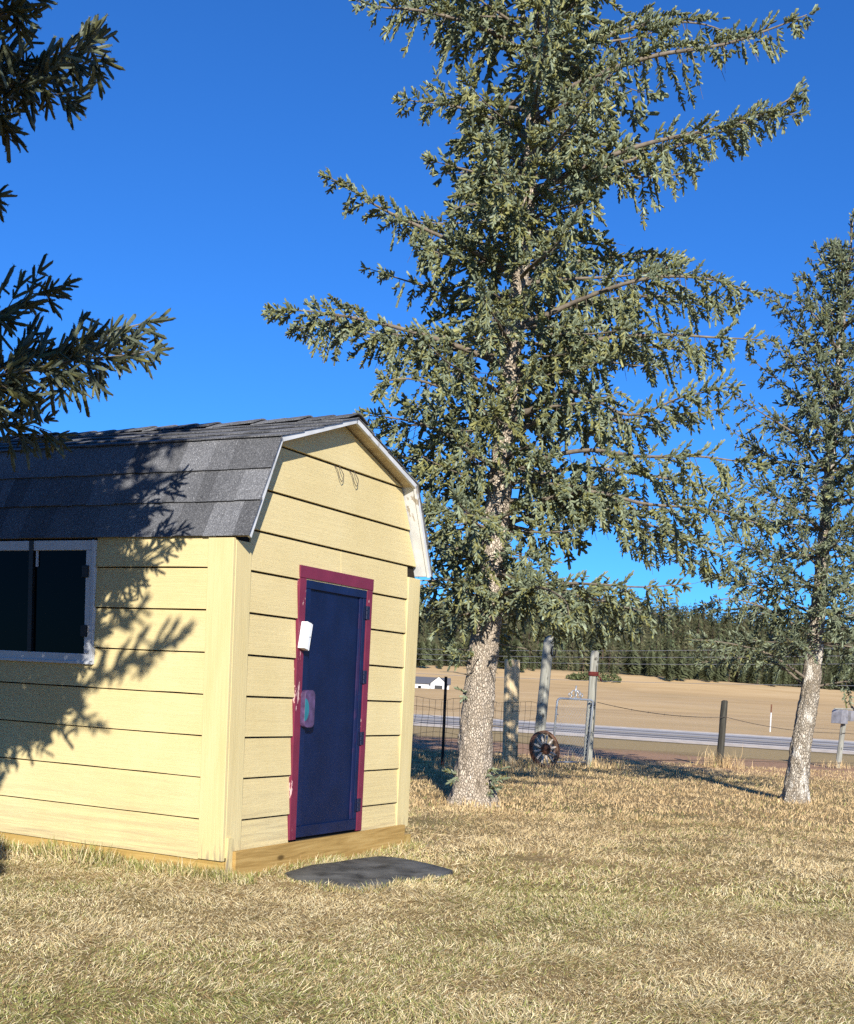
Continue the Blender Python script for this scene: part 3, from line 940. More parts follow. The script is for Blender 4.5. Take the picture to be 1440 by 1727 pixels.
def bark_mat(name, light, mid, dark, scale=34.0, patch=None):
    t = NT(name)
    o = t.coords((1, 1, 0.55))
    wob = t.n('ShaderNodeTexNoise', Scale=16.0, Detail=4.0); t.l(o, wob.inputs['Vector'])
    add = t.n('ShaderNodeMix', data_type='VECTOR'); add.inputs[0].default_value = 0.05
    t.l(o, add.inputs[4]); t.l(wob.outputs['Color'], add.inputs[5])
    vo = t.n('ShaderNodeTexVoronoi', Scale=scale, feature='DISTANCE_TO_EDGE'); t.l(add.outputs[1], vo.inputs['Vector'])
    vc = t.n('ShaderNodeTexVoronoi', Scale=scale); t.l(add.outputs[1], vc.inputs['Vector'])
    cell = t.ramp(vc.outputs['Color'], [(0.1, mid), (0.55, light), (0.9, tuple(min(1, x * 1.15) for x in light))])
    c = t.mix(t.ramp(vo.outputs['Distance'], [(0.015, (1, 1, 1)), (0.10, (0, 0, 0))]), cell, dark)
    c = t.mix(t.ramp(t.noise(o, 5.0, 5, 0.7), [(0.42, (0, 0, 0)), (0.62, (0.8, 0.8, 0.8))]), c, mid)
    c = t.mix(t.ramp(t.noise(t.coords((1, 1, .25)), 11.0, 6, 0.7), [(0.55, (0, 0, 0)), (0.7, (0.6, 0.6, 0.6))]), c, dark)
    if patch:
        c = t.mix(t.ramp(t.noise(t.coords((1, 1, 0.35)), 7.0, 5, 0.6), [(0.55, (0, 0, 0)), (0.62, (1, 1, 1))]), c, patch)
    t.base(c).set(0.9, 0.1)
    t.bump(t.math('ADD', t.math('MULTIPLY', t.ramp(vo.outputs['Distance'], [(0.0, (0, 0, 0)), (0.2, (1, 1, 1))]), 0.8), t.math('MULTIPLY', t.noise(o, 60.0, 4), 0.5)), 0.9, 0.02)
    return t.m
M['bark'] = bark_mat('flaky_spruce_bark', (0.64, 0.54, 0.42), (0.42, 0.34, 0.25), (0.11, 0.085, 0.06), 40.0)
M['bark2'] = bark_mat('rough_spruce_bark', (0.55, 0.48, 0.38), (0.31, 0.25, 0.18), (0.10, 0.08, 0.06), 36.0, (0.68, 0.62, 0.52))
M['twig'] = simple('spruce_twig_wood', (0.19, 0.155, 0.115), 0.85, 0.1, var=0.35, scale=12)
M['needles'] = tint_mat('spruce_needles', 0.5, 0.35, 0.08)

def trunk_at(path, z):
    P = smooth_path(path, 0.1)
    return np.array([np.interp(z, P[:, 2], P[:, 0]), np.interp(z, P[:, 2], P[:, 1]), z])

def arc(p0, az, L, el0, sag, lift, n=7):
    """branch leaving the trunk at elevation el0, sagging, tip turned up"""
    f = np.linspace(0, 1, n)
    h = f * L * math.cos(el0)
    z = f * L * math.sin(el0) - sag * L * f ** 1.7 + lift * L * f ** 4
    return np.stack([p0[0] + h * math.sin(az), p0[1] + h * math.cos(az), p0[2] + z], 1)

def build_tree(name, label, tr, tpath, trad, templ, bark, keep_shoot, keep_path, loc, dark=1.0, sides=40, rough=0.06, flare=0.35):
    root = empty(name, loc)
    tag(root, label, 'tree', 'spruce trees round the shed')
    inv = np.array(loc)
    tm = trunk_mesh('trunk', [tuple(np.array(q) - inv) for q in tpath], trad, sides, rough, 3, flare)
    link('trunk', tm, bark, root)
    P, D, S, O, Q = tr.arrays()
    if keep_shoot is not None:
        ok = keep_shoot(P + 0.12 * S[:, None] * D / (np.linalg.norm(D, axis=1)[:, None] + 1e-9))
        P, D, S, O, Q = P[ok], D[ok], S[ok], O[ok], Q[ok]
    Vs, Cs = [], []
    for qv, T in templ.items():
        mk = Q == qv
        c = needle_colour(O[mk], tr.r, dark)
        v, cc = place_shoots(T, P[mk], D[mk], S[mk], c, tr.r)
        Vs.append(v); Cs.append(cc)
    V = np.concatenate(Vs) - inv; C = np.concatenate(Cs)
    cr = link('crown', tri_mesh('crown', V, C), M['needles'], root)
    tag(cr, kind='stuff')
    tw = twig_mesh('branches', [(p - inv, a, b, s) for p, a, b, s in tr.twigs], (lambda q: keep_path(q + inv)) if keep_path else None)
    o = link('branches', tw, M['twig'], root)
    tag(o, kind='stuff')
    print(name, 'shoots', len(P), 'needle tris', len(V) // 3)
    return root

# ---- the big spruce behind the shed
YM = 16.25
mt_px = [(797, 1356), (805, 1200), (821, 1050), (833, 920), (845, 800), (853, 700), (862, 600), (873, 500), (884, 400), (893, 290), (901, 150), (908, 0), (916, -170), (924, -330), (930, -480)]
mt_path = [tuple(at(x_, y_, YM + 0.0)) for x_, y_ in mt_px]
mt_path[0] = (mt_path[0][0], mt_path[0][1], -0.05)
mt_rad = [0.235, 0.205, 0.18, 0.165, 0.15, 0.135, 0.12, 0.108, 0.096, 0.085, 0.072, 0.058, 0.042, 0.026, 0.008]
OUT_MAIN = [(560, -900), (590, 0), (602, 18), (640, 48), (664, 82), (690, 86), (740, 72), (742, 100), (722, 130), (716, 150), (690, 158), (667, 162), (675, 195), (720, 205), (745, 190), (770, 212), (786, 214), (792, 224), (772, 232), (745, 250), (712, 262), (728, 285), (742, 310), (766, 296), (772, 320), (752, 340), (758, 372), (735, 372), (700, 342), (660, 336), (625, 325), (600, 300), (575, 284), (541, 294), (556, 325), (575, 350), (600, 372), (640, 388), (645, 424), (672, 420), (690, 402), (712, 435), (690, 445), (684, 470), (650, 455), (612, 443), (612, 470), (650, 492), (668, 500), (640, 505), (600, 520), (560, 500), (500, 508), (446, 520), (450, 545), (500, 570), (515, 605), (535, 595), (560, 608), (580, 630), (612, 640), (632, 600), (650, 620), (630, 640), (628, 672), (646, 690), (600, 692), (600, 760), (640, 830), (690, 1000), (690, 1090), (735, 1085), (780, 1120), (780, 1160), (860, 1160), (870, 1095), (905, 1075), (930, 1080), (950, 1115), (985, 1120), (1035, 1090), (1075, 1110), (1100, 1100), (1132, 1080), (1165, 1010), (1158, 978), (1110, 985), (1050, 965), (1005, 968), (985, 940), (985, 893), (1041, 896), (1050, 930), (1086, 950), (1112, 962), (1155, 972), (1200, 988), (1250, 978), (1285, 960), (1308, 905), (1292, 860), (1270, 830), (1296, 785), (1250, 762), (1218, 752), (1204, 730), (1222, 700), (1250, 648), (1225, 618), (1215, 604), (1262, 598), (1310, 573), (1270, 552), (1236, 534), (1250, 516), (1284, 494), (1222, 470), (1186, 448), (1152, 428), (1088, 422), (1030, 424), (1027, 384), (1005, 340), (1012, 318), (1031, 302), (1042, 350), (1085, 384), (1110, 348), (1125, 338), (1140, 350), (1143, 304), (1155, 332), (1197, 324), (1176, 300), (1182, 270), (1222, 262), (1250, 284), (1258, 246), (1290, 238), (1314, 226), (1363, 192), (1357, 138), (1309, 140), (1275, 174), (1222, 185), (1185, 189), (1125, 205), (1108, 194), (1066, 178), (1110, 170), (1125, 182), (1162, 186), (1178, 172), (1160, 144), (1192, 136), (1237, 82), (1256, 108), (1275, 88), (1309, 104), (1331, 62), (1352, 62), (1374, 18), (1350, -10), (1300, -10), (1262, 0), (1237, 18), (1211, 36), (1185, 6), (1160, -4), (1250, -900)]
HOLES_MAIN = [[(1023, 624), (1068, 617), (1082, 658), (1103, 662), (1082, 672), (1040, 662)], [(895, 640), (926, 655), (900, 668)], [(938, 750), (1000, 760), (985, 785), (950, 778)], [(700, 965), (735, 965), (728, 992), (700, 990)],
              [(800, 600), (825, 590), (830, 640), (805, 645)], [(690, 720), (715, 705), (712, 740), (690, 745)], [(985, 1005), (1020, 1000), (1010, 1025)], [(845, 985), (870, 990), (862, 1015)], [(760, 880), (790, 876), (785, 900)]]
def keep_main(P):
    q = proj(P)
    ok = inpoly(q[:, 0], q[:, 1], OUT_MAIN) & (P[:, 2] > 1.9)
    for h in HOLES_MAIN:
        ok &= ~inpoly(q[:, 0], q[:, 1], h)
    return ok
def keep_main_loose(P):
    q = proj(P)
    return inpoly(q[:, 0], q[:, 1], OUT_MAIN) | (q[:, 1] < -20)
tr = Tree(21)
def pxb(tree, ys, pts, rad=0.03, Y0=YM, tpath=mt_path, **kw):
    """a limb through picture points (x, y, depth offset), rooted on the trunk where it leaves it"""
    tpx = proj(np.array(tpath))
    X0 = np.interp(ys, tpx[::-1, 1], tpx[::-1, 0])
    p = [at(X0, ys, Y0)]
    for x_, y_, dY in pts:
        p.append(at(x_, y_, Y0 + dY))
    tree.branch(p, rad, **kw)
K = dict(keep=keep_main_loose)
# limbs reaching left
pxb(tr, 620, [(760, 580, -.3), (640, 545, -.6), (520, 525, -.7), (448, 524, -.8)], 0.040, lmax=0.75, **K)
pxb(tr, 600, [(770, 590, .3), (660, 570, .5), (540, 548, .6), (495, 560, .7)], 0.034, lmax=0.6, **K)
pxb(tr, 470, [(800, 425, -.3), (720, 388, -.5), (640, 350, -.7), (580, 312, -.8), (546, 296, -.8)], 0.036, lmax=0.5, pend=.45, **K)
pxb(tr, 440, [(810, 410, .3), (730, 395, .5), (660, 368, .7)], 0.03, lmax=0.5, **K)
pxb(tr, 540, [(790, 500, .2), (700, 478, .3), (618, 452, .3)], 0.028, lmax=0.32, **K)
pxb(tr, 100, [(820, 50, -.2), (720, 20, -.4), (640, 12, -.5), (596, 0, -.6)], 0.034, lmax=0.6, pend=.45, **K)
pxb(tr, 60, [(820, 30, .4), (730, 10, .6), (650, -20, .8)], 0.03, lmax=0.5, **K)
pxb(tr, 240, [(830, 200, -.3), (760, 178, -.5), (672, 168, -.6)], 0.03, lmax=0.45, pend=.4, **K)
pxb(tr, 330, [(830, 300, -.3), (780, 285, -.5), (716, 268, -.4)], 0.03, lmax=0.4, **K)
pxb(tr, 380, [(840, 350, -.5), (790, 345, -.8), (760, 355, -.8)], 0.03, lmax=0.45, **K)
pxb(tr, 720, [(780, 670, -.4), (700, 640, -.8), (645, 645, -.9), (632, 665, -1.0)], 0.032, lmax=0.45, pend=.5, **K)
pxb(tr, 800, [(770, 740, -.3), (690, 710, -.6), (615, 700, -.7)], 0.036, lmax=0.65, **K)
pxb(tr, 840, [(760, 800, .3), (680, 770, .5), (610, 760, .6)], 0.034, lmax=0.65, **K)
pxb(tr, 900, [(770, 870, -.3), (710, 850, -.5), (650, 850, -.6)], 0.034, lmax=0.65, **K)
pxb(tr, 960, [(770, 925, .2), (710, 915, .4), (650, 920, .5)], 0.034, lmax=0.65, **K)
pxb(tr, 1020, [(770, 990, -.2), (720, 985, -.3), (680, 1000, -.4)], 0.034, lmax=0.55, **K)
pxb(tr, 1050, [(770, 1030, .3), (720, 1030, .6), (690, 1050, .8)], 0.03, lmax=0.45, **K)
pxb(tr, 1110, [(780, 1095, -.1), (750, 1100, -.2), (735, 1120, -.2)], 0.02, lmax=0.3, **K)
# limbs reaching right
pxb(tr, 180, [(1000, 130, -.3), (1100, 95, -.5), (1220, 75, -.6), (1310, 45, -.7), (1368, 22, -.7)], 0.040, lmax=0.6, pend=.5, **K)
pxb(tr, 120, [(1000, 70, .3), (1100, 40, .5), (1180, 40, .6), (1240, 60, .6)], 0.036, lmax=0.65, pend=.45, **K)
pxb(tr, 330, [(1000, 275, -.3), (1100, 240, -.5), (1230, 212, -.6), (1300, 185, -.6), (1356, 150, -.6)], 0.040, lmax=0.55, pend=.5, **K)
pxb(tr, 320, [(1000, 290, .2), (1090, 262, .3), (1180, 235, .4), (1270, 205, .4), (1350, 190, .4)], 0.036, lmax=0.55, pend=.55, **K)
pxb(tr, 480, [(980, 440, .8), (1080, 432, 1.4), (1150, 440, 1.8)], 0.034, lmax=0.5, **K)
pxb(tr, 560, [(980, 505, -.4), (1090, 470, -.8), (1190, 470, -1.0), (1278, 496, -1.0)], 0.038, lmax=0.7, **K)
pxb(tr, 545, [(980, 515, .3), (1080, 500, .4), (1180, 505, .5), (1240, 518, .5)], 0.036, lmax=0.7, **K)
pxb(tr, 640, [(980, 580, -.4), (1100, 565, -.7), (1220, 570, -.9), (1304, 574, -1.0)], 0.038, lmax=0.65, **K)
pxb(tr, 650, [(960, 600, .4), (1060, 585, .8), (1150, 590, 1.0), (1210, 600, 1.1)], 0.034, lmax=0.6, pend=.45, **K)
pxb(tr, 720, [(960, 660, -.5), (1060, 700, -.9), (1150, 670, -1.1), (1246, 650, -1.2)], 0.036, lmax=0.5, **K)
pxb(tr, 735, [(970, 690, .4), (1070, 720, .6), (1150, 700, .7), (1215, 690, .8)], 0.034, lmax=0.55, **K)
pxb(tr, 790, [(980, 760, -.5), (1080, 770, -.9), (1180, 770, -1.1), (1290, 785, -1.2)], 0.038, lmax=0.65, **K)
pxb(tr, 820, [(970, 790, .4), (1080, 800, .7), (1180, 820, .9), (1270, 850, 1.0)], 0.038, lmax=0.7, **K)
pxb(tr, 870, [(980, 830, -.5), (1090, 850, -.9), (1200, 860, -1.1), (1300, 890, -1.2)], 0.038, lmax=0.7, pend=.45, **K)
pxb(tr, 890, [(970, 850, .6), (1080, 880, 1.0), (1180, 920, 1.3), (1260, 960, 1.4)], 0.036, lmax=0.7, **K)
pxb(tr, 860, [(960, 850, .9), (1060, 890, 1.5), (1140, 930, 1.9), (1210, 970, 2.0)], 0.034, lmax=0.6, **K)
pxb(tr, 1000, [(920, 985, -.8), (1000, 985, -1.3), (1080, 990, -1.5), (1158, 985, -1.6)], 0.034, lmax=0.5, pend=.45, **K)
pxb(tr, 1030, [(920, 1000, .4), (1000, 1010, .7), (1080, 1030, .9), (1140, 1040, 1.0)], 0.034, lmax=0.55, pend=.55, **K)
pxb(tr, 1040, [(920, 1030, .8), (1000, 1050, 1.4), (1060, 1065, 1.7)], 0.03, lmax=0.5, pend=.6, **K)
pxb(tr, 1010, [(900, 990, -1.4), (950, 1010, -2.2), (960, 1040, -2.5)], 0.03, lmax=0.45, pend=.5, **K)
# whorls all round the trunk, shorter towards the sides than the limbs above
z = 2.9
while z < 14.2:
    p0 = trunk_at(mt_path, z)
    nb = 5
    ph = tr.r.uniform(0, 6.28)
    for kk in range(nb):
        az = ph + kk * 2 * math.pi / nb + tr.r.uniform(-0.35, 0.35)
        side = abs(math.sin(az))
        Lmax = np.interp(z, [2.5, 4.5, 8.5, 10.5, 14.5], [2.2, 2.9, 2.8, 2.4, 0.5])
        L = Lmax * tr.r.uniform(0.55, 1.0) * (1 - 0.25 * side)
        back = math.cos(az) > 0.35
        el = R(np.interp(z, [2.5, 7, 12], [-2, 8, 28]) + tr.r.uniform(-7, 7))
        pts = arc(p0 + np.array([0, 0, tr.r.uniform(-.12, .12)]), az, L, el, 0.20, 0.12)
        tr.branch(pts, 0.028, lmax=0.6, spacing=0.075 if not back else 0.11, bare=0.22, pend=.5, keep=keep_main_loose if z < 11 else None, q=0 if (not back and z < 10.8) else 1, olive=0.45, dens=0.036 if (z < 10.8 and not back) else 0.06, shoot=0.086 if not back else 0.12)
    z += tr.r.uniform(0.62, 0.82) if z < 10.8 else 0.7
# dense inner boughs close round the trunk
for z in np.arange(2.9, 11.0, 0.36):
    p0 = trunk_at(mt_path, z)
    ph = tr.r.uniform(0, 6.28)
    for kk in range(4):
        az = ph + kk * math.pi / 2 + tr.r.uniform(-.4, .4)
        if math.cos(az) < 0.05: continue
        L = np.interp(z, [2.5, 4.5, 8.5, 11], [1.0, 1.7, 1.6, 1.2]) * tr.r.uniform(.6, 1.05)
        tr.branch(arc(p0, az, L, R(tr.r.uniform(-8, 12)), 0.2, 0.1), 0.022, lmax=0.5, spacing=0.13, bare=0.15, pend=.5, keep=keep_main_loose, q=1, olive=0.3, dens=0.07, shoot=0.13, ups=0.2)
# short bushy limbs on the sunny side that hide much of the trunk
for z in np.arange(2.55, 10.8, 0.36):
    p0 = trunk_at(mt_path, z)
    for kk in range(2):
        az = math.pi + tr.r.uniform(-1.0, 1.0)
        L = tr.r.uniform(0.55, 1.5) if z > 3.4 else tr.r.uniform(0.5, 1.0)
        tr.branch(arc(p0 + np.array([0, 0, tr.r.uniform(-.12, .12)]), az, L, R(tr.r.uniform(-5, 20)), 0.2, 0.1), 0.02, lmax=0.5, spacing=0.10, bare=0.12, pend=.45, keep=keep_main_loose, q=0, olive=tr.r.choice([0.15, 0.4, 0.75]), dens=0.036)
# sprouts at the foot of the trunk
foot = trunk_at(mt_path, 0.45)
for dx, dy, hz, L in ((0.22, -0.18, 0.42, 0.34), (0.26, -0.15, 0.30, 0.26), (-0.28, -0.1, 0.36, 0.2), (0.24, -0.2, 0.2, 0.2), (-0.2, -.12, 1.42, .18)):
    p0 = foot + np.array([dx * 0.6, dy * 0.6, hz - 0.45])
    tr.branchlet(p0, np.array([dx, dy, 0.12]), L, 0.3, 0.09, 0.2, 2, 0.05)
    tr.branchlet(p0, np.array([dx, dy * 2.5, -0.1]), L * 0.8, 0.3, 0.09, 0.2, 2, 0.05)
for kk in range(26):
    z = tr.r.uniform(0.9, 4.2); az = math.pi + tr.r.uniform(-1.6, 1.6)
    p0 = trunk_at(mt_path, z); d_ = np.array([math.sin(az), math.cos(az), tr.r.uniform(-.25, .2)])
    L = tr.r.uniform(0.22, 0.42) if tr.r.random() < .7 else tr.r.uniform(.4, .8)
    tr.twigs.append((np.array([p0 + d_ * 0.1, p0 + d_ * L * .7, p0 + d_ * L + np.array([0, 0, -.03])]), 0.012, 0.003, 6))
T_main = shoot_templates(14, 7, 0.22, 0.10, 1, 0.15, fwd=(0.0, 0.5))
T_back = shoot_templates(8, 4, 0.22, 0.10, 2, 0.18, fwd=(0.0, 0.5))
T_foot = T_main
def keep_main_all(P):
    q = proj(P)
    return keep_main(P) | (P[:, 2] < 1.9) | (q[:, 1] < -20)
big = build_tree('spruce_tree', 'tallest spruce with a broad crown and thick pale trunk behind the shed', tr, mt_path, mt_rad, {0: T_main, 1: T_back, 2: T_foot}, M['bark'], keep_main_all, keep_main_all, tuple(mt_path[0][:2]) + (0.0,), sides=48, flare=0.5)

# ---- the slimmer spruce on the right
YR = 19.6
rt_px = [(1340, 1354), (1352, 1250), (1364, 1180), (1374, 1090), (1382, 1000), (1390, 900), (1400, 780), (1411, 650), (1424, 510), (1434, 420), (1438, 372)]
rt_path = [tuple(at(x_, y_, YR)) for x_, y_ in rt_px]
rt_path[0] = (rt_path[0][0], rt_path[0][1], -0.05)
rt_rad = [0.17, 0.155, 0.145, 0.125, 0.105, 0.09, 0.072, 0.052, 0.032, 0.018, 0.006]
OUT_R = [(1433, 360), (1428, 400), (1400, 410), (1372, 415), (1384, 445), (1362, 440), (1338, 462), (1345, 485), (1290, 488), (1290, 520), (1330, 560), (1290, 570), (1300, 600), (1258, 600), (1270, 640), (1226, 655), (1232, 690), (1255, 710), (1225, 720), (1235, 760), (1250, 800), (1215, 810), (1215, 880), (1195, 930), (1180, 975), (1220, 1000), (1180, 1020), (1150, 1045), (1172, 1060), (1150, 1090), (1190, 1140), (1240, 1152), (1330, 1150), (1345, 1190), (1420, 1190), (1900, 1190), (1900, 360)]
def keep_r(P):
    q = proj(P)
    return inpoly(q[:, 0], q[:, 1], OUT_R)
t2 = Tree(5)
K2 = dict(keep=keep_r, tpath=rt_path, Y0=YR, olive=0.15, spacing=0.085, pend=0.25, bare=0.2, dens=0.04, shoot=0.086)
for ys, pts in ((1150, [(1300, 1105, -.3), (1230, 1085, -.5), (1165, 1078, -.6)]), (1165, [(1310, 1120, .3), (1240, 1110, .5), (1180, 1118, .7)]), (1160, [(1420, 1150, -.2), (1500, 1140, -.3)]),
                (1080, [(1300, 1030, -.4), (1220, 1010, -.7), (1150, 1040, -.9)]), (1040, [(1300, 1000, .2), (1230, 975, .3), (1180, 965, .4)]), (1000, [(1310, 945, -.3), (1250, 915, -.5), (1190, 890, -.6)]),
                (960, [(1320, 900, .4), (1260, 870, .6), (1205, 840, .7)]), (900, [(1330, 850, -.4), (1270, 820, -.6), (1215, 800, -.7)]), (860, [(1340, 800, .3), (1280, 760, .5), (1230, 722, .6)]),
                (800, [(1350, 740, -.3), (1290, 700, -.5), (1228, 662, -.6)]), (740, [(1360, 680, .2), (1310, 640, .3), (1262, 602, .4)]), (690, [(1370, 630, -.3), (1330, 600, -.4), (1292, 572, -.5)]),
                (630, [(1370, 570, .2), (1330, 530, .2), (1293, 490, .3)]), (600, [(1380, 540, -.3), (1345, 510, -.4), (1320, 500, -.4)]), (550, [(1390, 510, .1), (1362, 475, .2), (1340, 462, .2)]), (500, [(1400, 460, -.1), (1375, 418, -.2)]), (470, [(1412, 430, 0), (1398, 410, 0)])):
    pxb(t2, ys, pts, 0.024, lmax=0.42, **K2)
z = 2.5
while z < 8.9:
    p0 = trunk_at(rt_path, z)
    ph = t2.r.uniform(0, 6.28)
    for kk in range(7):
        az = ph + kk * 2 * math.pi / 7 + t2.r.uniform(-0.3, 0.3)
        L = np.interp(z, [2.0, 4.0, 9.2], [1.8, 1.9, 0.25]) * t2.r.uniform(0.55, 1.0)
        el = R(np.interp(z, [2.5, 6, 9], [2, 25, 55]))
        back = math.cos(az) > 0.3
        t2.branch(arc(p0, az, L, el, 0.15, 0.12), 0.018, lmax=0.45, spacing=0.10, bare=0.25, pend=.2, keep=keep_r, q=1 if back else 0, olive=0.15, dens=0.045, shoot=0.086)
    z += t2.r.uniform(0.40, 0.50)
for z in np.arange(2.7, 8.6, 0.30):
    p0 = trunk_at(rt_path, z)
    for kk in range(2):
        L = np.interp(z, [2.5, 5, 8.8], [0.9, 1.0, 0.35]) * t2.r.uniform(.6, 1.1)
        t2.branch(arc(p0, math.pi + t2.r.uniform(-1.1, 1.1), L, R(np.interp(z, [2.5, 8.8], [5, 40])), 0.15, 0.1), 0.014, lmax=0.35, spacing=0.10, bare=0.1, pend=.3, keep=keep_r, q=0, olive=0.15, dens=0.05, shoot=0.10)
T_r = shoot_templates(8, 7, 0.22, 0.09, 4, 0.13, fwd=(0.0, 0.5))
T_rb = shoot_templates(6, 6, 0.26, 0.085, 5, 0.15)
build_tree('spruce_tree', 'slim sparse spruce with a leaning peeling trunk at the right edge', t2, rt_path, rt_rad, {0: T_r, 1: T_rb}, M['bark2'], keep_r, keep_r, tuple(rt_path[0][:2]) + (0.0,), dark=0.85, sides=32, rough=0.085)

# ---- the near spruce on the left: only its limb tips reach into the picture, its crown shades the shed
LT = np.array([-5.0, 4.9, 0.0])
lt_path = [tuple(LT + np.array([0.03 * math.sin(q * .7), 0, q])) for q in (-0.05, 1.5, 3, 5, 7, 9, 11, 13, 14.5)]
lt_rad = [0.24, 0.21, 0.19, 0.165, 0.135, 0.105, 0.075, 0.04, 0.01]
SHADE_WALL = [(-900, 690), (150, 690), (312, 740), (300, 775), (270, 800), (272, 830), (250, 860), (245, 905), (205, 920), (225, 945), (248, 960), (215, 985), (228, 1005), (190, 1020), (196, 1050), (290, 1078), (300, 1086), (262, 1120), (222, 1148), (205, 1140), (185, 1150), (150, 1190), (150, 1232), (100, 1215), (85, 1262), (60, 1240), (30, 1250), (20, 1310), (0, 1335), (-900, 1335)]
def sun_hit(P):
    """where a point's shadow lands: long wall, near roof slope or ground (picture x, y) """
    n_ = -_a                                                  # long wall faces -a
    k = ((_c0 - P) @ n_) / (SUNV @ n_)
    H = P + SUNV * k[:, None]
    v = (H - _c0) @ _n
    on_wall = (k > 0) & (H[:, 2] > 0.1) & (H[:, 2] < 2.45) & (v < 0.2) & (v > -SL)
    # lower roof slope plane through the eave
    sd = np.array([K_[0] - E_[0], K_[1] - E_[1]]); sd /= np.linalg.norm(sd)
    nr = _a * -sd[1] + np.array([0, 0, sd[0]])
    pe = shed_world(0, E_[0], E_[1])
    k2 = ((pe - P) @ nr) / (SUNV @ nr)
    H2 = P + SUNV * k2[:, None]
    on_roof = (k2 > 0) & (H2[:, 2] >= 2.45) & (H2[:, 2] < 3.6)
    kg = -P[:, 2] / SUNV[2]
    Hg = P + SUNV * kg[:, None]
    out = np.where(on_wall[:, None], H, np.where(on_roof[:, None], H2, Hg))
    return out, on_wall, on_roof
def in_frame(P, mrg=14):
    q = proj(P)
    return (q[:, 2] > 0.1) & (q[:, 0] > -mrg) & (q[:, 0] < W_PX + mrg) & (q[:, 1] > -mrg) & (q[:, 1] < H_PX + mrg)
def shade_ok(P):
    H, w, r_ = sun_hit(P)
    q = proj(H)
    g_ = ~(w | r_)
    okw = inpoly(q[:, 0], q[:, 1], SHADE_WALL)
    hid = (q[:, 2] < 0.1) | (q[:, 0] < 4) | (q[:, 1] > 1760)   # ground shadow outside the picture
    okg = hid | (H[:, 1] > 11.5) & (H[:, 0] < -1.9)
    return np.where(g_, okg, okw)
def keep_left(P):
    return ~in_frame(P) & shade_ok(P)
t3 = Tree(9)
def lb(pts, rad=0.022, **kw):
    t3.branch([at(x_, y_, Y_) if Y_ is not None else None for x_, y_, Y_ in pts], rad, q=0, **kw)
root1 = trunk_at(lt_path, 2.75); root2 = trunk_at(lt_path, 4.3)
OUT_L = [(-900, -900), (90, -900), (92, 14), (66, 28), (70, 44), (112, 40), (150, 44), (200, 44), (206, 60), (172, 74), (196, 92), (180, 134), (154, 154), (142, 194), (104, 182), (84, 210), (56, 196), (42, 256), (12, 250), (-4, 238), (-4, 316), (16, 318), (16, 364), (-4, 366), (-4, 462), (58, 444), (134, 462), (136, 482), (114, 494), (114, 520), (100, 544), (118, 544), (142, 536), (179, 530), (217, 518), (272, 517), (299, 535), (280, 566), (290, 588), (262, 617), (250, 634), (222, 665), (184, 660), (163, 688), (120, 674), (92, 672), (70, 668), (102, 706), (124, 730), (118, 752), (80, 748), (40, 770), (-900, 800)]
def keep_limb(P):
    q = proj(P)
    return inpoly(q[:, 0] + 22, q[:, 1], OUT_L) | (q[:, 0] < -12)
KL = dict(keep=keep_limb, dens=0.05, shoot=0.12, olive=0.2, bare=0.2, ups=0.3)
LIMB = 1.22                                                  # the limbs hang about 1.5 m before the shed wall
def limb(root, pts, rad=0.02, **kw):
    kk = dict(KL); kk.update(kw)
    t3.branch([root] + [at(q[0], q[1], q[2] * LIMB) for q in pts], rad, q=0, **kk)
limb(root1, [(-240, 690, 5.5), (-60, 640, 5.9), (90, 590, 6.2), (200, 555, 6.4), (286, 538, 6.5)], 0.024, lmax=0.50, spacing=0.046, pend=.35)
limb(root1, [(-220, 640, 5.4), (-60, 560, 5.7), (40, 505, 5.9), (126, 474, 6.0)], 0.020, lmax=0.36, spacing=0.051, pend=.25)
limb(root1, [(-230, 700, 5.2), (-80, 640, 5.5), (20, 630, 5.7), (110, 610, 5.9), (200, 600, 6.0), (278, 588, 6.1)], 0.018, lmax=0.38, spacing=0.051, pend=.45)
limb(root1, [(-220, 720, 5.3), (-70, 660, 5.6), (30, 655, 5.8), (85, 690, 5.9)], 0.016, lmax=0.31, spacing=0.051, pend=.5)
limb(root1, [(-240, 760, 5.6), (-80, 710, 6.0), (40, 715, 6.3), (112, 738, 6.5)], 0.016, lmax=0.34, spacing=0.055, pend=.4)
limb(root2, [(-260, 190, 5.3), (-80, 130, 5.6), (60, 100, 5.8), (130, 80, 5.9), (192, 60, 6.0)], 0.022, lmax=0.36, spacing=0.051, pend=.3)
limb(root2, [(-220, 160, 5.3), (-60, 140, 5.5), (60, 115, 5.6), (182, 100, 5.7)], 0.018, lmax=0.31, spacing=0.055, pend=.35)
limb(root2, [(-220, 200, 5.2), (-60, 150, 5.4), (50, 145, 5.5), (132, 178, 5.6)], 0.016, lmax=0.26, spacing=0.055, pend=.4)
limb(root2, [(-220, 220, 5.2), (-80, 170, 5.4), (-10, 190, 5.5), (28, 240, 5.6)], 0.016, lmax=0.26, spacing=0.055, pend=.4)
limb(root2, [(-220, 90, 5.0), (-60, 40, 5.2), (30, 25, 5.3), (58, 60, 5.3)], 0.016, lmax=0.41, spacing=0.046, pend=.45, olive=0.5)
limb(root2, [(-220, 20, 5.0), (-80, -20, 5.2), (40, -10, 5.3), (84, 6, 5.3)], 0.016, lmax=0.30, spacing=0.055, pend=.3)
limb(trunk_at(lt_path, 3.6), [(-260, 400, 5.3), (-100, 345, 5.5), (-10, 330, 5.6), (3, 350, 5.6)], 0.014, lmax=0.17, spacing=0.074, pend=.3)
n_vis = sum(len(x_) for x_ in t3.P)
n_tw = len(t3.twigs)
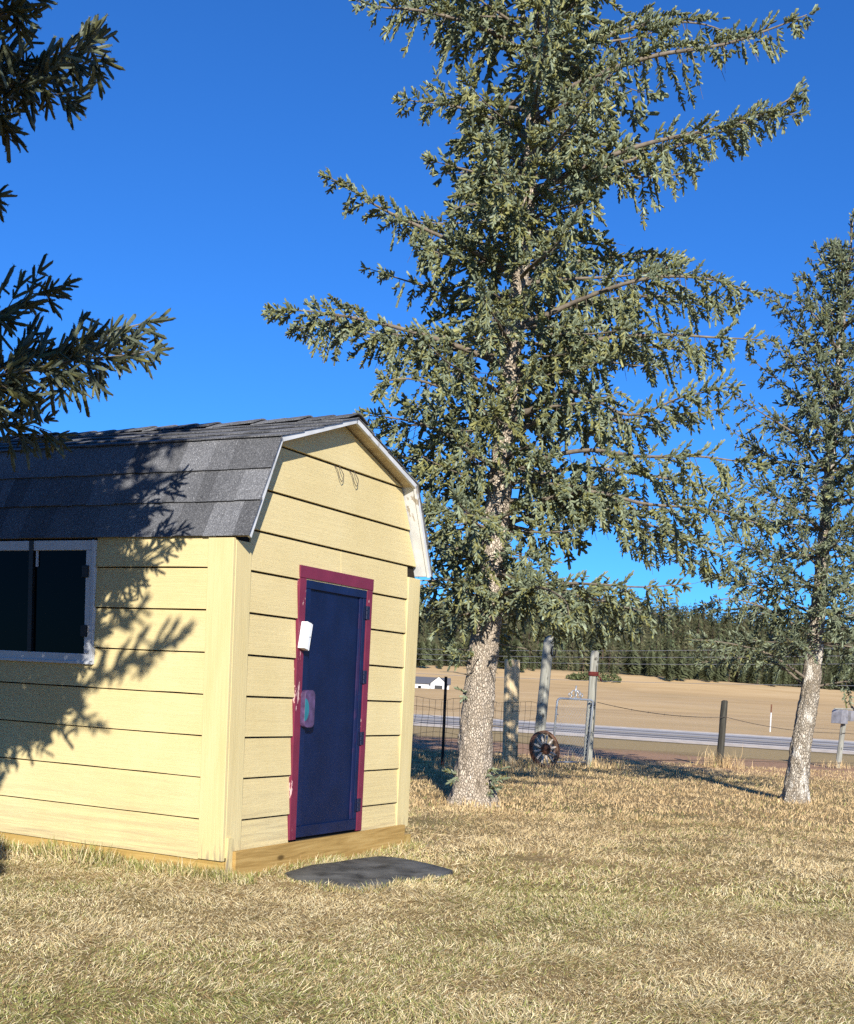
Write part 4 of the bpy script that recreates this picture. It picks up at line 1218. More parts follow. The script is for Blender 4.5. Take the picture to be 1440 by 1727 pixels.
# limbs high behind the viewer's left whose fine shadows fan over wall and roof
def wall_hit(px, py):
    d = ray(px, py); k = ((_c0 - CAM) @ _a) / (d @ _a)
    return CAM + d * k
def roof_hit(px, py):
    sd = np.array([K_[0] - E_[0], K_[1] - E_[1]]); sd /= np.linalg.norm(sd)
    nr = _a * -sd[1] + np.array([0, 0, sd[0]])
    pe = shed_world(0, E_[0], E_[1]); d = ray(px, py)
    return CAM + d * (((pe - CAM) @ nr) / (d @ nr))
for hit, pts, lm in ((wall_hit, [(-60, 1210), (60, 1185), (160, 1150), (235, 1118), (284, 1090)], 0.34), (wall_hit, [(20, 1030), (110, 1015), (180, 1000), (238, 966)], 0.30), (wall_hit, [(60, 960), (140, 945), (205, 925)], 0.28),
                     (wall_hit, [(-80, 1150), (40, 1175), (110, 1195), (138, 1212)], 0.18), (wall_hit, [(0, 1120), (100, 1095), (180, 1070), (212, 1050)], 0.3), (wall_hit, [(-80, 1180), (20, 1205), (70, 1225)], 0.16), (roof_hit, [(-80, 840), (20, 815), (120, 790), (190, 780)], 0.42), (roof_hit, [(-80, 800), (40, 790), (130, 820), (200, 850)], 0.42), (roof_hit, [(-90, 900), (30, 890), (130, 895), (200, 890)], 0.36), (wall_hit, [(-60, 935), (40, 925), (120, 930)], 0.36), (roof_hit, [(-80, 880), (20, 870), (120, 860)], 0.36), (roof_hit, [(-60, 760), (60, 755), (160, 762), (230, 790)], 0.34),
                     (roof_hit, [(0, 830), (110, 800), (220, 765), (300, 745)], 0.34), (roof_hit, [(20, 870), (120, 850), (200, 835), (258, 820)], 0.30), (roof_hit, [(40, 895), (140, 882), (232, 870)], 0.26), (roof_hit, [(-60, 790), (60, 765), (160, 745), (240, 738)], 0.30), (wall_hit, [(-100, 1000), (-20, 985), (60, 980)], 0.34), (wall_hit, [(-100, 1080), (0, 1075), (90, 1060)], 0.34)):
    W3 = [hit(*q) - SUNV * 6.1 for q in pts]
    rt = trunk_at(lt_path, W3[0][2] + 0.25)
    t3.branch([rt] + W3, 0.02, lmax=lm, spacing=0.085, bare=0.2, pend=.08, droop=.25, q=2, olive=0.3, dens=0.065, shoot=0.125, ups=0.3)
n_sh = sum(len(x_) for x_ in t3.P)
n_tw2 = len(t3.twigs)
# crown out of the frame, pruned so that its shade falls on the shed and not on the lawn in view
z = 1.9
while z < 14:
    p0 = trunk_at(lt_path, z)
    ph = t3.r.uniform(0, 6.28)
    for kk in range(8):
        az = ph + kk * 2 * math.pi / 8 + t3.r.uniform(-0.3, 0.3)
        L = np.interp(z, [1.5, 3.5, 7, 14], [3.0, 3.6, 3.2, 0.4]) * t3.r.uniform(0.7, 1.08)
        el = R(np.interp(z, [2, 7, 13], [0, 10, 35]) + t3.r.uniform(-6, 6))
        t3.branch(arc(p0, az, L, el, 0.18, 0.12), 0.026, lmax=0.7, spacing=0.15 if z < 7 else 0.40, bare=0.1, pend=.4, keep=keep_left, q=1, olive=0.3, dens=0.15 if z < 7 else 0.3, shoot=0.26, ups=0.2)
    z += t3.r.uniform(0.34, 0.44)
flag = np.zeros(sum(len(x_) for x_ in t3.P), bool); flag[:n_vis] = True
flag2 = np.zeros(len(flag), bool); flag2[n_vis:n_sh] = True
D3n = np.concatenate(t3.D); D3n = D3n / (np.linalg.norm(D3n, axis=1)[:, None] + 1e-9)
def keep_left_shoot(P):
    ok = keep_left(P) & shade_ok(P + 0.24 * D3n) & ~in_frame(P + 0.3 * D3n, 30)
    q = proj(P)
    return np.where(flag, inpoly(q[:, 0] + 16, q[:, 1], OUT_L) | (q[:, 0] < -12), np.where(flag2, ~in_frame(P + 0.12 * D3n, 20), ok))
T_l = shoot_templates(8, 34, 0.175, 0.042, 7, 0.085, fwd=(0.05, 0.55))
T_ls = shoot_templates(6, 6, 0.24, 0.08, 12, 0.13)
T_lb = shoot_templates(6, 1, 0.26, 0.10, 8, 0.21)
vis_tw = set(id(x_[0]) for x_ in t3.twigs[:n_tw])
_ends = keep_limb(np.array([x_[0][-1] for x_ in t3.twigs]))
t3.twigs = [x_ for i_, x_ in enumerate(t3.twigs[:n_tw]) if x_[3] == 6 or _ends[i_]] + [x_ for i_, x_ in enumerate(t3.twigs) if i_ >= n_tw and (x_[3] == 6 or i_ < n_tw2)]
build_tree('spruce_tree', 'near spruce at the left edge, its dark limb tips overhanging the shed roof', t3, lt_path, lt_rad, {0: T_l, 1: T_lb, 2: T_ls}, M['bark'], keep_left_shoot, None, (LT[0], LT[1], 0.0), dark=0.46, sides=24)  # needle colour lowered throughout, painting in the shade this tree stands in

# ------------------------------------------------------------------ yard fence, gate, posts, wheel
def fpos(px, py, c=24.0, k=0.78):
    """point of the fence line's upright plane seen at a picture point"""
    d = ray(px, py)
    return CAM + d * (c / (d[1] - k * d[0]))
def fbase(px, py):
    q = fpos(px, py); q[2] = 0.0
    return q
FD = np.array([1.0, 0.78, 0]); FD /= np.linalg.norm(FD)       # along the fence
FN = np.array([0.78, -1.0, 0]); FN /= np.linalg.norm(FN)      # towards the yard

def log_post(name, base, top, r0, r1, mat, label, cat='post', sides=14, seed=1, square=False, group=None, slope=0.0):
    r = np.random.default_rng(seed)
    base = np.array(base); top = np.array(top)
    root = empty(name, tuple(base))
    n = 9
    vs = []
    for i in range(n + 1):
        f = i / n
        c = (top - base) * f + np.array([0, 0, -0.15 * (1 - f)])
        rr = r0 + (r1 - r0) * f
        for k in range(sides):
            an = 2 * math.pi * k / sides
            w = 1 + 0.05 * math.sin(3 * an + seed) + 0.03 * r.normal()
            x_, y_ = math.cos(an), math.sin(an)
            if square:
                q = max(abs(x_), abs(y_)); x_, y_ = x_ / q * 0.9, y_ / q * 0.9
            ztop = (slope * x_ + 0.02 * r.normal()) if i == n else 0
            vs.append(tuple(c + rr * w * (x_ * FD + y_ * FN) + np.array([0, 0, ztop])))
    fs = [(i * sides + k, i * sides + (k + 1) % sides, (i + 1) * sides + (k + 1) % sides, (i + 1) * sides + k) for i in range(n) for k in range(sides)]
    fs.append(tuple(n * sides + k for k in range(sides)))
    MB().add(vs, fs).build('shaft', mat, root, smooth=not square).location = (0, 0, 0)
    tag(root, label, cat, group)
    return root

gl_b, gl_t = fbase(905, 1290), fpos(926, 1077)
gr_b, gr_t = fbase(990, 1290), fpos(1003, 1100)
pl = log_post('gate_post', gl_b, gl_t, 0.115, 0.108, M['post_grey'], 'tall weathered grey gate post with a horseshoe hung on it', seed=2, slope=0.10)
# horseshoe hung on it
hs_c = gl_t + np.array([0, 0, -0.27]) + FN * 0.122 + FD * 0.03
hsp = [tuple(hs_c + FD * (0.062 * math.cos(R(a_))) + np.array([0, 0, 0.085 * math.sin(R(a_)) * (1.35 if math.sin(R(a_)) > 0 else 1.0)])) for a_ in range(100, 421, 16)]
h_o = MB().tube(hsp, 0.013, 6).build('horseshoe', M['black'], smooth=True)
tag(h_o, 'dark iron horseshoe hanging on the tall grey gate post', 'horseshoe')
pr = log_post('gate_post', gr_b, gr_t, 0.105, 0.085, M['post_grey'], 'split grey gate post tied with a faded red band near its top', seed=5)
cr_b = gr_b + FN * 0.100 + FD * 0.01
MB().prism([tuple(np.array(q) - gr_b) for q in (cr_b + FD * 0.0 + np.array([0, 0, .75]), cr_b + FD * .022 + np.array([0, 0, .75]), gr_t + FN * .088 + FD * .012 + np.array([0, 0, -.28]), gr_t + FN * .088 + FD * -.004 + np.array([0, 0, -.28]))],
           [tuple(np.array(q) - gr_b - FN * 0.03) for q in (cr_b + FD * 0.0 + np.array([0, 0, .75]), cr_b + FD * .022 + np.array([0, 0, .75]), gr_t + FN * .088 + FD * .012 + np.array([0, 0, -.28]), gr_t + FN * .088 + FD * -.004 + np.array([0, 0, -.28]))]).build('crack', M['black'], pr)
ax_ = (gr_t - gr_b)
bc = gr_b + ax_ * 0.80 - gr_b
m = MB()
for q in range(3):
    m.tube([tuple(bc + np.array([0, 0, 0.03 * q]) + (0.101) * (math.cos(a_) * FD + math.sin(a_) * FN)) for a_ in np.linspace(0, 6.1, 18)], 0.016, 6)
m.tube([tuple(bc + FD * .06 + FN * .1), tuple(bc + FD * .12 + FN * .11 + np.array([0, 0, -.07])), tuple(bc + FD * .15 + FN * .1 + np.array([0, 0, -.13]))], 0.012, 5)
m.build('red_band', M['red_dirty'], pr, smooth=True)
m = MB()
for dx, dz, rr in ((-0.03, -0.14, .035), (0.035, -0.2, .03)):
    c_ = gr_t - gr_b + np.array([0, 0, dz]) + FD * dx + FN * 0.082
    m.tube([tuple(c_ + rr * (math.cos(a_) * FD + 0.6 * math.sin(a_) * np.array([0, 0, 1]))) for a_ in np.linspace(0, 6.28, 14)], 0.008, 5)
m.build('knot', M['post_dark'], pr)

# broad raw plank upright
pb, ptp = fbase(860, 1292), fpos(864, 1112)
root = empty('plank_post', tuple(pb))
w_ = 0.175
for k_, (a0, a1) in enumerate(((-1.0, -0.07), (-0.055, 1.0))):
    tl = ptp - pb
    q = [FD * w_ * a0 + np.array([0, 0, -.2]), FD * w_ * a1 + np.array([0, 0, -.2]), tl + FD * w_ * a1 * 0.98 + np.array([0, 0, -.004 * k_]), tl + FD * w_ * a0 * 0.98]
    MB().prism([tuple(x_ + FN * 0.045) for x_ in q], [tuple(x_ - FN * 0.045) for x_ in q]).build('plank', M['plank'], root, bevel=0.006)
tag(root, 'broad raw timber plank post between the big trunk and the grey gate post', 'post')

# black steel T post
tb, tt_ = fbase(746, 1290), fpos(752, 1141)
root = empty('steel_fence_post', tuple(tb))
d_ = tt_ - tb
m = MB()
for (a0, a1, b0, b1) in ((-0.030, 0.030, 0.0, 0.008), (-0.006, 0.006, -0.038, -0.0005)):
    q = [FD * a0 + FN * b0 + np.array([0, 0, -.2]), FD * a1 + FN * b0 + np.array([0, 0, -.2]), d_ + FD * a1 + FN * b0, d_ + FD * a0 + FN * b0]
    q2 = [FD * a0 + FN * b1 + np.array([0, 0, -.2]), FD * a1 + FN * b1 + np.array([0, 0, -.2]), d_ + FD * a1 + FN * b1, d_ + FD * a0 + FN * b1]
    m.prism([tuple(x_) for x_ in q], [tuple(x_) for x_ in q2])
for i in range(18):
    c_ = d_ * (0.1 + 0.05 * i) + FN * 0.012
    m.box(tuple(c_ - 0.008), tuple(c_ + 0.008))
m.build('steel_bar', M['tpost'], root)
c_ = np.array([0, 0, 0.0])
MB().box((-0.035, -0.05, 0.02), (0.035, 0.05, 0.10)).build('painted_foot', M['red_dirty'], root)
tag(root, 'black steel T post holding the wire fence beside the shed', 'post')

# woven wire between the shed and the gate
wl = fbase(660, 1290); wr = gl_b.copy()
span = np.linalg.norm(wr - wl)
root = empty('wire_fence', tuple(wl))
r_ = np.random.default_rng(3)
rows = [0.06, 0.20, 0.34, 0.48, 0.63, 0.79, 0.95, 1.12, 1.30]
nc = int(span / 0.155)
grid = np.zeros((len(rows), nc + 1, 3))
for i, z_ in enumerate(rows):
    for j in range(nc + 1):
        f = j / nc
        grid[i, j] = FD * span * f + FN * (0.045 + 0.02 * math.sin(7 * f + i)) + np.array([0, 0, z_ + 0.025 * math.sin(5 * f * 3 + i * .9) + r_.normal() * 0.006]) + FD * r_.normal() * 0.012
m = MB()
for i in range(len(rows)): m.tube(grid[i], 0.0034, 4, cap=False)
tag(m.build('line_wires', M['wire'], root), kind='stuff')
m = MB()
for j in range(nc + 1): m.tube(grid[:, j], 0.0030, 4, cap=False)
tag(m.build('stay_wires', M['wire'], root), kind='stuff')
tag(root, 'rusty woven wire fence running from the shed to the gate post', 'fence')

# strands right of the gate
p1b, p1t = fbase(1213, 1294), fpos(1222, 1182)
log_post('fence_post', p1b, p1t, 0.088, 0.075, M['post_dark'], 'dark leaning wooden fence post standing alone in dry weeds', seed=8, slope=0.02)
mb_b, mb_t = fbase(1412, 1297), fpos(1425, 1199)
def strand(name, pts, label, sag):
    P = []
    for a_, b_ in zip(pts[:-1], pts[1:]):
        for f in np.linspace(0, 1, 16, endpoint=False):
            q = a_ + (b_ - a_) * f
            P.append(q + np.array([0, 0, -sag * 4 * f * (1 - f)]))
    P.append(pts[-1])
    m = MB().tube(P, 0.007, 5)
    for i in range(2, len(P) - 2, 2):
        q = P[i]
        m.tube([tuple(q + np.array([0, -0.01, -0.022])), tuple(q + np.array([0.008, 0.01, 0.022]))], 0.004, 3)
    tag(m.build(name, M['wire']), label, 'wire', 'barbed strands right of the gate')
ext = mb_b + FD * 9
up = lambda b_, z_: np.array([b_[0], b_[1], z_]) + FN * 0.09
strand('barbed_wire', [fpos(1002, 1184) + FN * .09, fpos(1219, 1209) + FN * .08, fpos(1421, 1236) + FN * .08, up(ext, 0.9)], 'upper barbed wire sagging from the gate post to the lone dark post', 0.10)
strand('barbed_wire', [fpos(994, 1279) + FN * .1, fpos(1214, 1281) + FN * .08, fpos(1413, 1286) + FN * .08, up(ext, 0.15)], 'lower barbed wire close to the ground right of the gate', 0.02)

# chain-link walk gate
g_bl, g_br = fbase(921, 1290), fbase(980, 1290)
g_tl, g_tr = fpos(931, 1177), fpos(989, 1179)
g_tr = g_tl + (g_br - g_bl) * 1.02 + np.array([0, 0, 0.0])
off = FN * 0.16
root = empty('walk_gate', tuple(g_bl + off))
o_ = g_bl
P0 = np.array([0, 0, 0.10]); P1 = g_tl - o_; P2 = g_tr - o_; P3 = (g_br - o_) + np.array([0, 0, 0.04])
def corner(a, b, c, rr=0.10, n=5):
    u1 = (a - b) / np.linalg.norm(a - b); u2 = (c - b) / np.linalg.norm(c - b)
    return [b + u1 * rr * (1 - t_) ** 2 + u2 * rr * t_ ** 2 for t_ in np.linspace(0, 1, n)]
MB().tube([P0] + corner(P0, P1, P2) + corner(P1, P2, P3) + [P3], 0.022, 10).build('gate_frame', M['galv'], root, smooth=True)
MB().tube([P0, P3 + np.array([0, 0, 0.06])], 0.018, 8).build('bottom_rail', M['galv'], root, smooth=True)
m = MB()
W_ = np.linalg.norm(P2 - P1); H_ = P1[2] - 0.12
dirx = (P2 - P1) / W_
lean = (P1 - P0) / np.linalg.norm(P1 - P0)
st_ = 0.075
for sgn in (1, -1):
    k0 = -int(H_ / st_) - 1
    for i in range(k0, int(W_ / st_) + int(H_ / st_) + 2):
        pts_ = []
        for q in np.linspace(0, H_, 24):
            x_ = i * st_ + sgn * q * 0.8 if sgn > 0 else i * st_ - q * 0.8
            if 0.02 < x_ < W_ - 0.02: pts_.append(P0 + dirx * x_ + lean * (q + 0.02))
        if len(pts_) > 1: m.tube([pts_[0], pts_[-1]], 0.0017, 3, cap=False)
tag(m.build('chain_link_mesh', M['galv'], root), kind='stuff')
m = MB()
c_ = (P1 + P2) / 2 + np.array([0, 0, 0.022])
def scroll(cx_, rad, flip):
    pts_ = [c_ + dirx * (cx_ + flip * rad * (1 - t_ * .11) * math.cos(t_)) + np.array([0, 0, 0.012 + rad * 0.9 + rad * (1 - t_ * .11) * math.sin(t_)]) for t_ in np.linspace(-1.5, 4.6, 18)]
    m.tube(pts_, 0.011, 5)
scroll(-0.17, 0.05, 1); scroll(0.17, 0.05, -1); scroll(-0.07, 0.085, 1); scroll(0.07, 0.085, -1)
m.tube([c_ + dirx * -0.02 + np.array([0, 0, .05]), c_ + dirx * 0.0 + np.array([0, 0, .26])], 0.016, 6)
m.tube([c_ + dirx * 0.03 + np.array([0, 0, .16]), c_ + dirx * 0.16 + np.array([0, 0, .01])], 0.012, 5)
m.build('scroll_ornament', M['galv'], root, smooth=True)
m = MB()
for z_ in (0.5, 0.92): m.tube([P3 + (P2 - P3) * z_ - dirx * .03, P3 + (P2 - P3) * z_ + dirx * .14 - FN * .1], 0.018, 6)
m.build('hinge_strap', M['black'], root)
for z_ in (0.55, 0.75):
    MB().tube([P0 + (P1 - P0) * z_ + dirx * .0, P0 + (P1 - P0) * z_ + dirx * .06], 0.014, 6).build('tension_band', M['galv'], root)
tag(root, 'small galvanised chain-link gate with a scroll ornament between two posts', 'gate')

# wagon wheel leaning on the tall gate post
wc = at(917, 1281, 0.0 + (gl_b + FN * 0.45)[1])
wr_ = 0.385
root = empty('wagon_wheel', (wc[0], wc[1], max(0.0, 0.0)))
FNh = FN * 0.95 + np.array([0, 0, 0.22]); FNh /= np.linalg.norm(FNh)
wz = np.cross(FNh, FD); wz = wz / np.linalg.norm(wz) * (1 if np.cross(FNh, FD)[2] > 0 else -1)
wctr = np.array([0, 0, wr_ - 0.015])
ring = [wctr + wr_ * (math.cos(a_) * FD + math.sin(a_) * wz) for a_ in np.linspace(0, 2 * math.pi, 40)]
m = MB()
def ring_band(rad_in, rad_out, d0, d1, n=36):
    vs, fs = [], []
    for i in range(n):
        a_ = 2 * math.pi * i / n
        e_ = math.cos(a_) * FD + math.sin(a_) * wz
        for rr, dd in ((rad_in, d0), (rad_out, d0), (rad_out, d1), (rad_in, d1)): vs.append(tuple(wctr + e_ * rr + FNh * dd))
    for i in range(n):
        a = 4 * i; b = 4 * ((i + 1) % n)
        for k in range(4): fs.append((a + k, b + k, b + (k + 1) % 4, a + (k + 1) % 4))
    return vs, fs
m.add(*ring_band(wr_ - 0.012, wr_, -0.045, 0.045)).build('iron_tyre', M['rust'], root)
M['felloe'] = wood_mat('brown_felloe', (0.10, 0.055, 0.035), (0.17, 0.10, 0.065), (0.24, 0.15, 0.10), axis=0, knots=False)
MB().add(*ring_band(wr_ - 0.058, wr_ - 0.014, -0.032, 0.032)).build('felloe', M['felloe'], root)
for i in range(12):
    a_ = 2 * math.pi * (i + 0.3) / 12
    e_ = math.cos(a_) * FD + math.sin(a_) * wz
    MB().tube([wctr + e_ * 0.085, wctr + e_ * 0.15, wctr + e_ * 0.23, wctr + e_ * (wr_ - 0.045)], [0.019, 0.026, 0.025, 0.021], 7).build('spoke', M['spoke'], root, smooth=True)
MB().tube([wctr - FNh * .09, wctr - FNh * .05, wctr + FNh * .06, wctr + FNh * .085, wctr + FNh * .11], [0.07, 0.105, 0.115, 0.10, 0.05], 18).build('hub', M['rust'], root, smooth=True)
MB().tube([wctr + FNh * .1, wctr + FNh * .135], 0.03, 10).build('axle_cap', M['rust'], root, smooth=True)
tag(root, 'old wagon wheel with rusty hub leaning on the tall grey gate post', 'wheel')

# mail boxes on a post
root = log_post('mailbox_post', mb_b, mb_t, 0.065, 0.058, M['post_grey'], 'grey post with two pale metal mailboxes near the right edge', cat='mailbox', seed=4, square=True)
bx = mb_t - mb_b
def lbox(name, x0, x1, z0, z1, y0, y1, mat):
    q = [FD * a + FN * y1 + np.array([0, 0, b]) + bx for a, b in ((x0, z0), (x1, z0), (x1, z1 - .05), ((x0 + x1) / 2 + (x1 - x0) * .3, z1), ((x0 + x1) / 2 - (x1 - x0) * .3, z1), (x0, z1 - .05))]
    MB().prism([tuple(p_) for p_ in q], [tuple(p_ - FN * (y1 - y0)) for p_ in q]).build(name, mat, root, bevel=0.006)
M['boxgrey'] = simple('dull_grey_box', (0.30, 0.29, 0.30), 0.6, 0.3, 0.3, var=0.3)
lbox('mailbox', -0.36, -0.08, -0.33, 0.03, -0.15, 0.16, M['boxgrey'])
lbox('mailbox', 0.08, 0.22, -0.26, 0.02, -0.12, 0.14, M['boxgrey'])
q = bx + FD * 0.02
MB().tube([q + FD * -0.5 + np.array([0, 0, .045]), q + FD * 0.42 + np.array([0, 0, .06])], 0.02, 6).build('top_rail', M['post_grey'], root)
MB().tube([q + FD * 0.25 + np.array([0, 0, .12]), q + FD * 0.40 + np.array([0, 0, .03]), q + FD * .42 + np.array([0, 0, -.05])], 0.03, 6).build('flag_arm', M['black'], root)

# roadside marker
dl = gp(1298, 1243); dlt = at(1301, 1188, dl[1])
root = empty('road_marker', tuple(dl))
MB().tube([(0, 0, -0.1), tuple((dlt - dl) * 0.75)], 0.035, 8).build('stake', M['barn_white'], root)
MB().tube([tuple((dlt - dl) * 0.752), tuple(dlt - dl)], 0.035, 8).build('reflector_band', M['rust'], root)
tag(root, 'thin pale marker stake beside the far road', 'marker')

# ------------------------------------------------------------------ far side of the road: barn, wires, pines, wooded hill
BY = 241.0
bl, br_ = at(640, 1157, BY), at(757, 1163, BY)
bz = float(terrain(br_[0], BY)) - 0.1
root = empty('far_barn', (br_[0], BY, bz))
Lb = br_[0] - bl[0]
hw, hr, dp = 1.35, 2.55, 6.0
MB().box((-Lb, 0, -1.5), (0, dp, hw)).build('barn_wall', M['barn_white'], root)
MB().add([(-Lb - .3, -0.4, hw - .1), (0.3, -0.4, hw - .1), (0.3, dp / 2, hr), (-Lb - .3, dp / 2, hr), (-Lb - .3, dp + .4, hw - .1), (0.3, dp + .4, hw - .1)], [(0, 1, 2, 3), (3, 2, 5, 4), (0, 3, 4), (1, 5, 2)]).build('barn_roof', M['asphalt_far'], root)
gx0, gx1 = -3.6, -0.5
gm_ = (gx0 + gx1) / 2
gp_ = [(gx0, -1.5), (gx1, -1.5), (gx1, hw), (gm_, hr + 0.1), (gx0, hw)]
MB().prism([(x_, -0.9, z_) for x_, z_ in gp_], [(x_, 1.5, z_) for x_, z_ in gp_]).build('gable_front', M['barn_white'], root)
MB().add([(gx0 - .25, -1.2, hw - .12), (gm_, -1.2, hr + .22), (gm_, 2.6, hr + .22), (gx0 - .25, 2.6, hw - .12), (gx1 + .25, -1.2, hw - .12), (gx1 + .25, 2.6, hw - .12)], [(0, 1, 2, 3), (1, 4, 5, 2)]).build('barn_roof', M['asphalt_far'], root)
MB().box((gm_ - 0.75, -0.97, -1.4), (gm_ + 0.75, -0.91, 1.0)).build('barn_door', M['black'], root)
for x_ in (-6.0, -8.2, -10.4): MB().box((x_, -0.06, 0.2), (x_ + 0.6, -0.01, 0.75)).build('window', M['glass'], root)
tag(root, 'long low white barn with grey roof far across the field', 'barn')

M['pole'] = simple('pole_wood', (0.30, 0.27, 0.23), 0.9, 0.1)
M['cable'] = simple('bare_cable', (0.42, 0.43, 0.44), 0.5, 0.4, 0.6)
WL = lambda x_: 118 - 1.55 * x_
def wire_pt(px, py):
    d = ray(px, py)
    return CAM + d * (118.0 / (d[1] + 1.55 * d[0]))
def aw(px, h_):
    q = wire_pt(px, 1150); q[2] = h_
    return q
for h_, lb_ in ((5.55, 'topmost'), (5.05, 'second highest'), (4.55, 'third highest'), (3.2, 'lowest')):
    pts_ = []
    for i in range(61):
        x_ = -45 + 110 * i / 60
        f = ((x_ + 45) % 36.67) / 36.67
        pts_.append((x_, WL(x_), h_ - 0.35 * 4 * f * (1 - f)))
    o = MB().tube(pts_, 0.016, 5, cap=False).build('power_line', M['cable'])
    tag(o, '%s of the pale cables strung across the far field' % lb_, 'cable', 'cables across the field')
for x_, lb_ in ((-8.33, 'thin utility pole far off, just right of the big trunk'), (28.3, 'thin utility pole far off behind the slim right spruce')):
    y_ = WL(x_)
    root = empty('utility_pole', (x_, y_, float(terrain(x_, y_)) - 0.2))
    MB().tube([(0, 0, 0), (0, 0, 6.2)], [0.13, 0.09], 8).build('pole', M['pole'], root)
    MB().box((-0.9, -0.06, 5.2), (0.9, 0.06, 5.32)).build('cross_arm', M['pole'], root)
    tag(root, lb_, 'pole', 'utility poles')

def pine_tris(r, h, w, n_tier, per_tier, bare=0.10):
    """ragged conifer: drooping triangular boughs in tiers"""
    V, C = [], []
    for i in range(n_tier):
        f = i / (n_tier - 1)
        z_ = h * (bare + (1 - bare) * f)
        rad = w * (1 - f) ** 0.55 * min(1.0, 0.55 + 1.6 * f) * (0.65 + 0.6 * r.random()) + 0.05 * w
        for k in range(per_tier):
            a_ = 2 * math.pi * (k + r.random()) / per_tier
            rr = rad * r.uniform(0.6, 1.15)
            dz = h * 0.09 * r.uniform(0.6, 1.6)
            tip = np.array([math.cos(a_) * rr, math.sin(a_) * rr, z_ - dz * 0.5])
            pa = np.array([math.cos(a_ + .55) * rr * .35, math.sin(a_ + .55) * rr * .35, z_ + dz])
            pb_ = np.array([math.cos(a_ - .55) * rr * .35, math.sin(a_ - .55) * rr * .35, z_ + dz * 0.2])
            V += [tip, pa, pb_]
            c = np.array([0.076, 0.084, 0.040]) * r.uniform(0.6, 1.4)
            C += [c * 1.15, c * .85, c * .85]
    V += [np.array([-.1 * w, 0, 0]), np.array([.1 * w, 0, 0]), np.array([0, 0, h])]
    C += [np.array([0.06, 0.05, 0.035])] * 3
    return np.array(V), np.array(C)
M['pine'] = tint_mat('far_pine_needles', 0.8, 0.1)
r_ = np.random.default_rng(17)
pine_mesh = []
for i in range(5):
    V, C = pine_tris(r_, 1.0, r_.uniform(0.26, 0.42), 13, 15)
    pine_mesh.append(tri_mesh('field_pine_%d' % i, V, C))
for me in pine_mesh: me.materials.append(M['pine'])
k_ = 0
px_ = 690.0
while px_ < 1500:
    Yp = 322 + r_.uniform(0, 26)
    Xp = at(px_, 1100, Yp)[0]
    if not (900 < px_ < 1000 and r_.random() < 0.75):
        o = link('field_pine', pine_mesh[k_ % 5], None)
        h_ = r_.uniform(3.8, 8.0) if not (1000 < px_ < 1060) else r_.uniform(2.4, 3.6)
        o.location = (Xp, Yp, float(terrain(Xp, Yp)) - 0.1)
        o.scale = (h_ * r_.uniform(.85, 1.2), h_ * r_.uniform(.85, 1.2), h_)
        o.rotation_euler = (0, 0, r_.uniform(0, 6.28))
        tag(o, 'dark pine at the far edge of the tan field below the hill', 'pine', 'pines along the field edge')
        k_ += 1
    px_ += r_.uniform(7, 22)
# rounded scrub at the field edge
for sx, hh, lb_ in ((968, 1.7, 'smallest round shrub at the field edge'), (985, 2.1, 'round dark shrub at the field edge left of the red-banded post'), (1012, 2.6, 'wide low shrub at the field edge right of the red-banded post'), (1032, 2.4, 'green shrub at the field edge under the hanging boughs')):
    q = at(sx, 1135, 318)
    V, C = [], []
    for i in range(260):
        d = r_.normal(size=3); d /= np.linalg.norm(d); d[2] = abs(d[2])
        c = d * np.array([1.1, 1.1, 1.0]) * hh * r_.uniform(.6, 1.0)
        e = r_.normal(size=(3, 3)) * 0.28
        V += list(c + e); C += [np.array([0.085, 0.10, 0.042]) * r_.uniform(.6, 1.4)] * 3
    o = link('field_shrub', tri_mesh('field_shrub', np.array(V), np.array(C)), M['pine'])
    o.location = (q[0], 318, float(terrain(q[0], 318)))
    tag(o, lb_, 'shrub', 'shrubs along the field edge')
# the wooded hill reads as one mass
V, C = [], []
tmpl = [pine_tris(r_, 1.0, r_.uniform(0.28, 0.46), 6, 6) for _ in range(8)]
n_t = 0
for i in range(9000):
    Yp = 338 + 300 * r_.random() ** 1.25
    Xp = Yp * r_.uniform(-0.14, 0.44)
    if -0.06 < (Xp - 62) / Yp < 0.02 and Yp < 400 and r_.random() < 0.7: continue
    pn = math.sin(Xp * .06 + Yp * .03) + math.sin(Xp * .023 - Yp * .05 + 2)
    h_ = r_.uniform(3.2, 8.0) * r_.uniform(0.7, 1.25) * (1 + 0.22 * pn)
    v, c = tmpl[int(r_.integers(8))]
    a_ = r_.uniform(0, 6.28); ca, sa = math.cos(a_), math.sin(a_)
    w = v.copy(); w[:, 0] = (v[:, 0] * ca - v[:, 1] * sa); w[:, 1] = (v[:, 0] * sa + v[:, 1] * ca)
    V.append(w * h_ + np.array([Xp, Yp, float(terrain(Xp, Yp)) - 0.2])); C.append(c * r_.uniform(.7, 1.4) * (1 + 0.2 * math.sin(Xp * .041 + Yp * .07)) * np.array([r_.uniform(.9, 1.25), 1, 1]))
    n_t += 1
    if n_t >= 3800: break
o = link('forest', tri_mesh('forest', np.concatenate(V), np.concatenate(C)), M['pine'])
tag(o, 'dense pine wood covering the hill beyond the tan field', 'forest', kind='stuff')

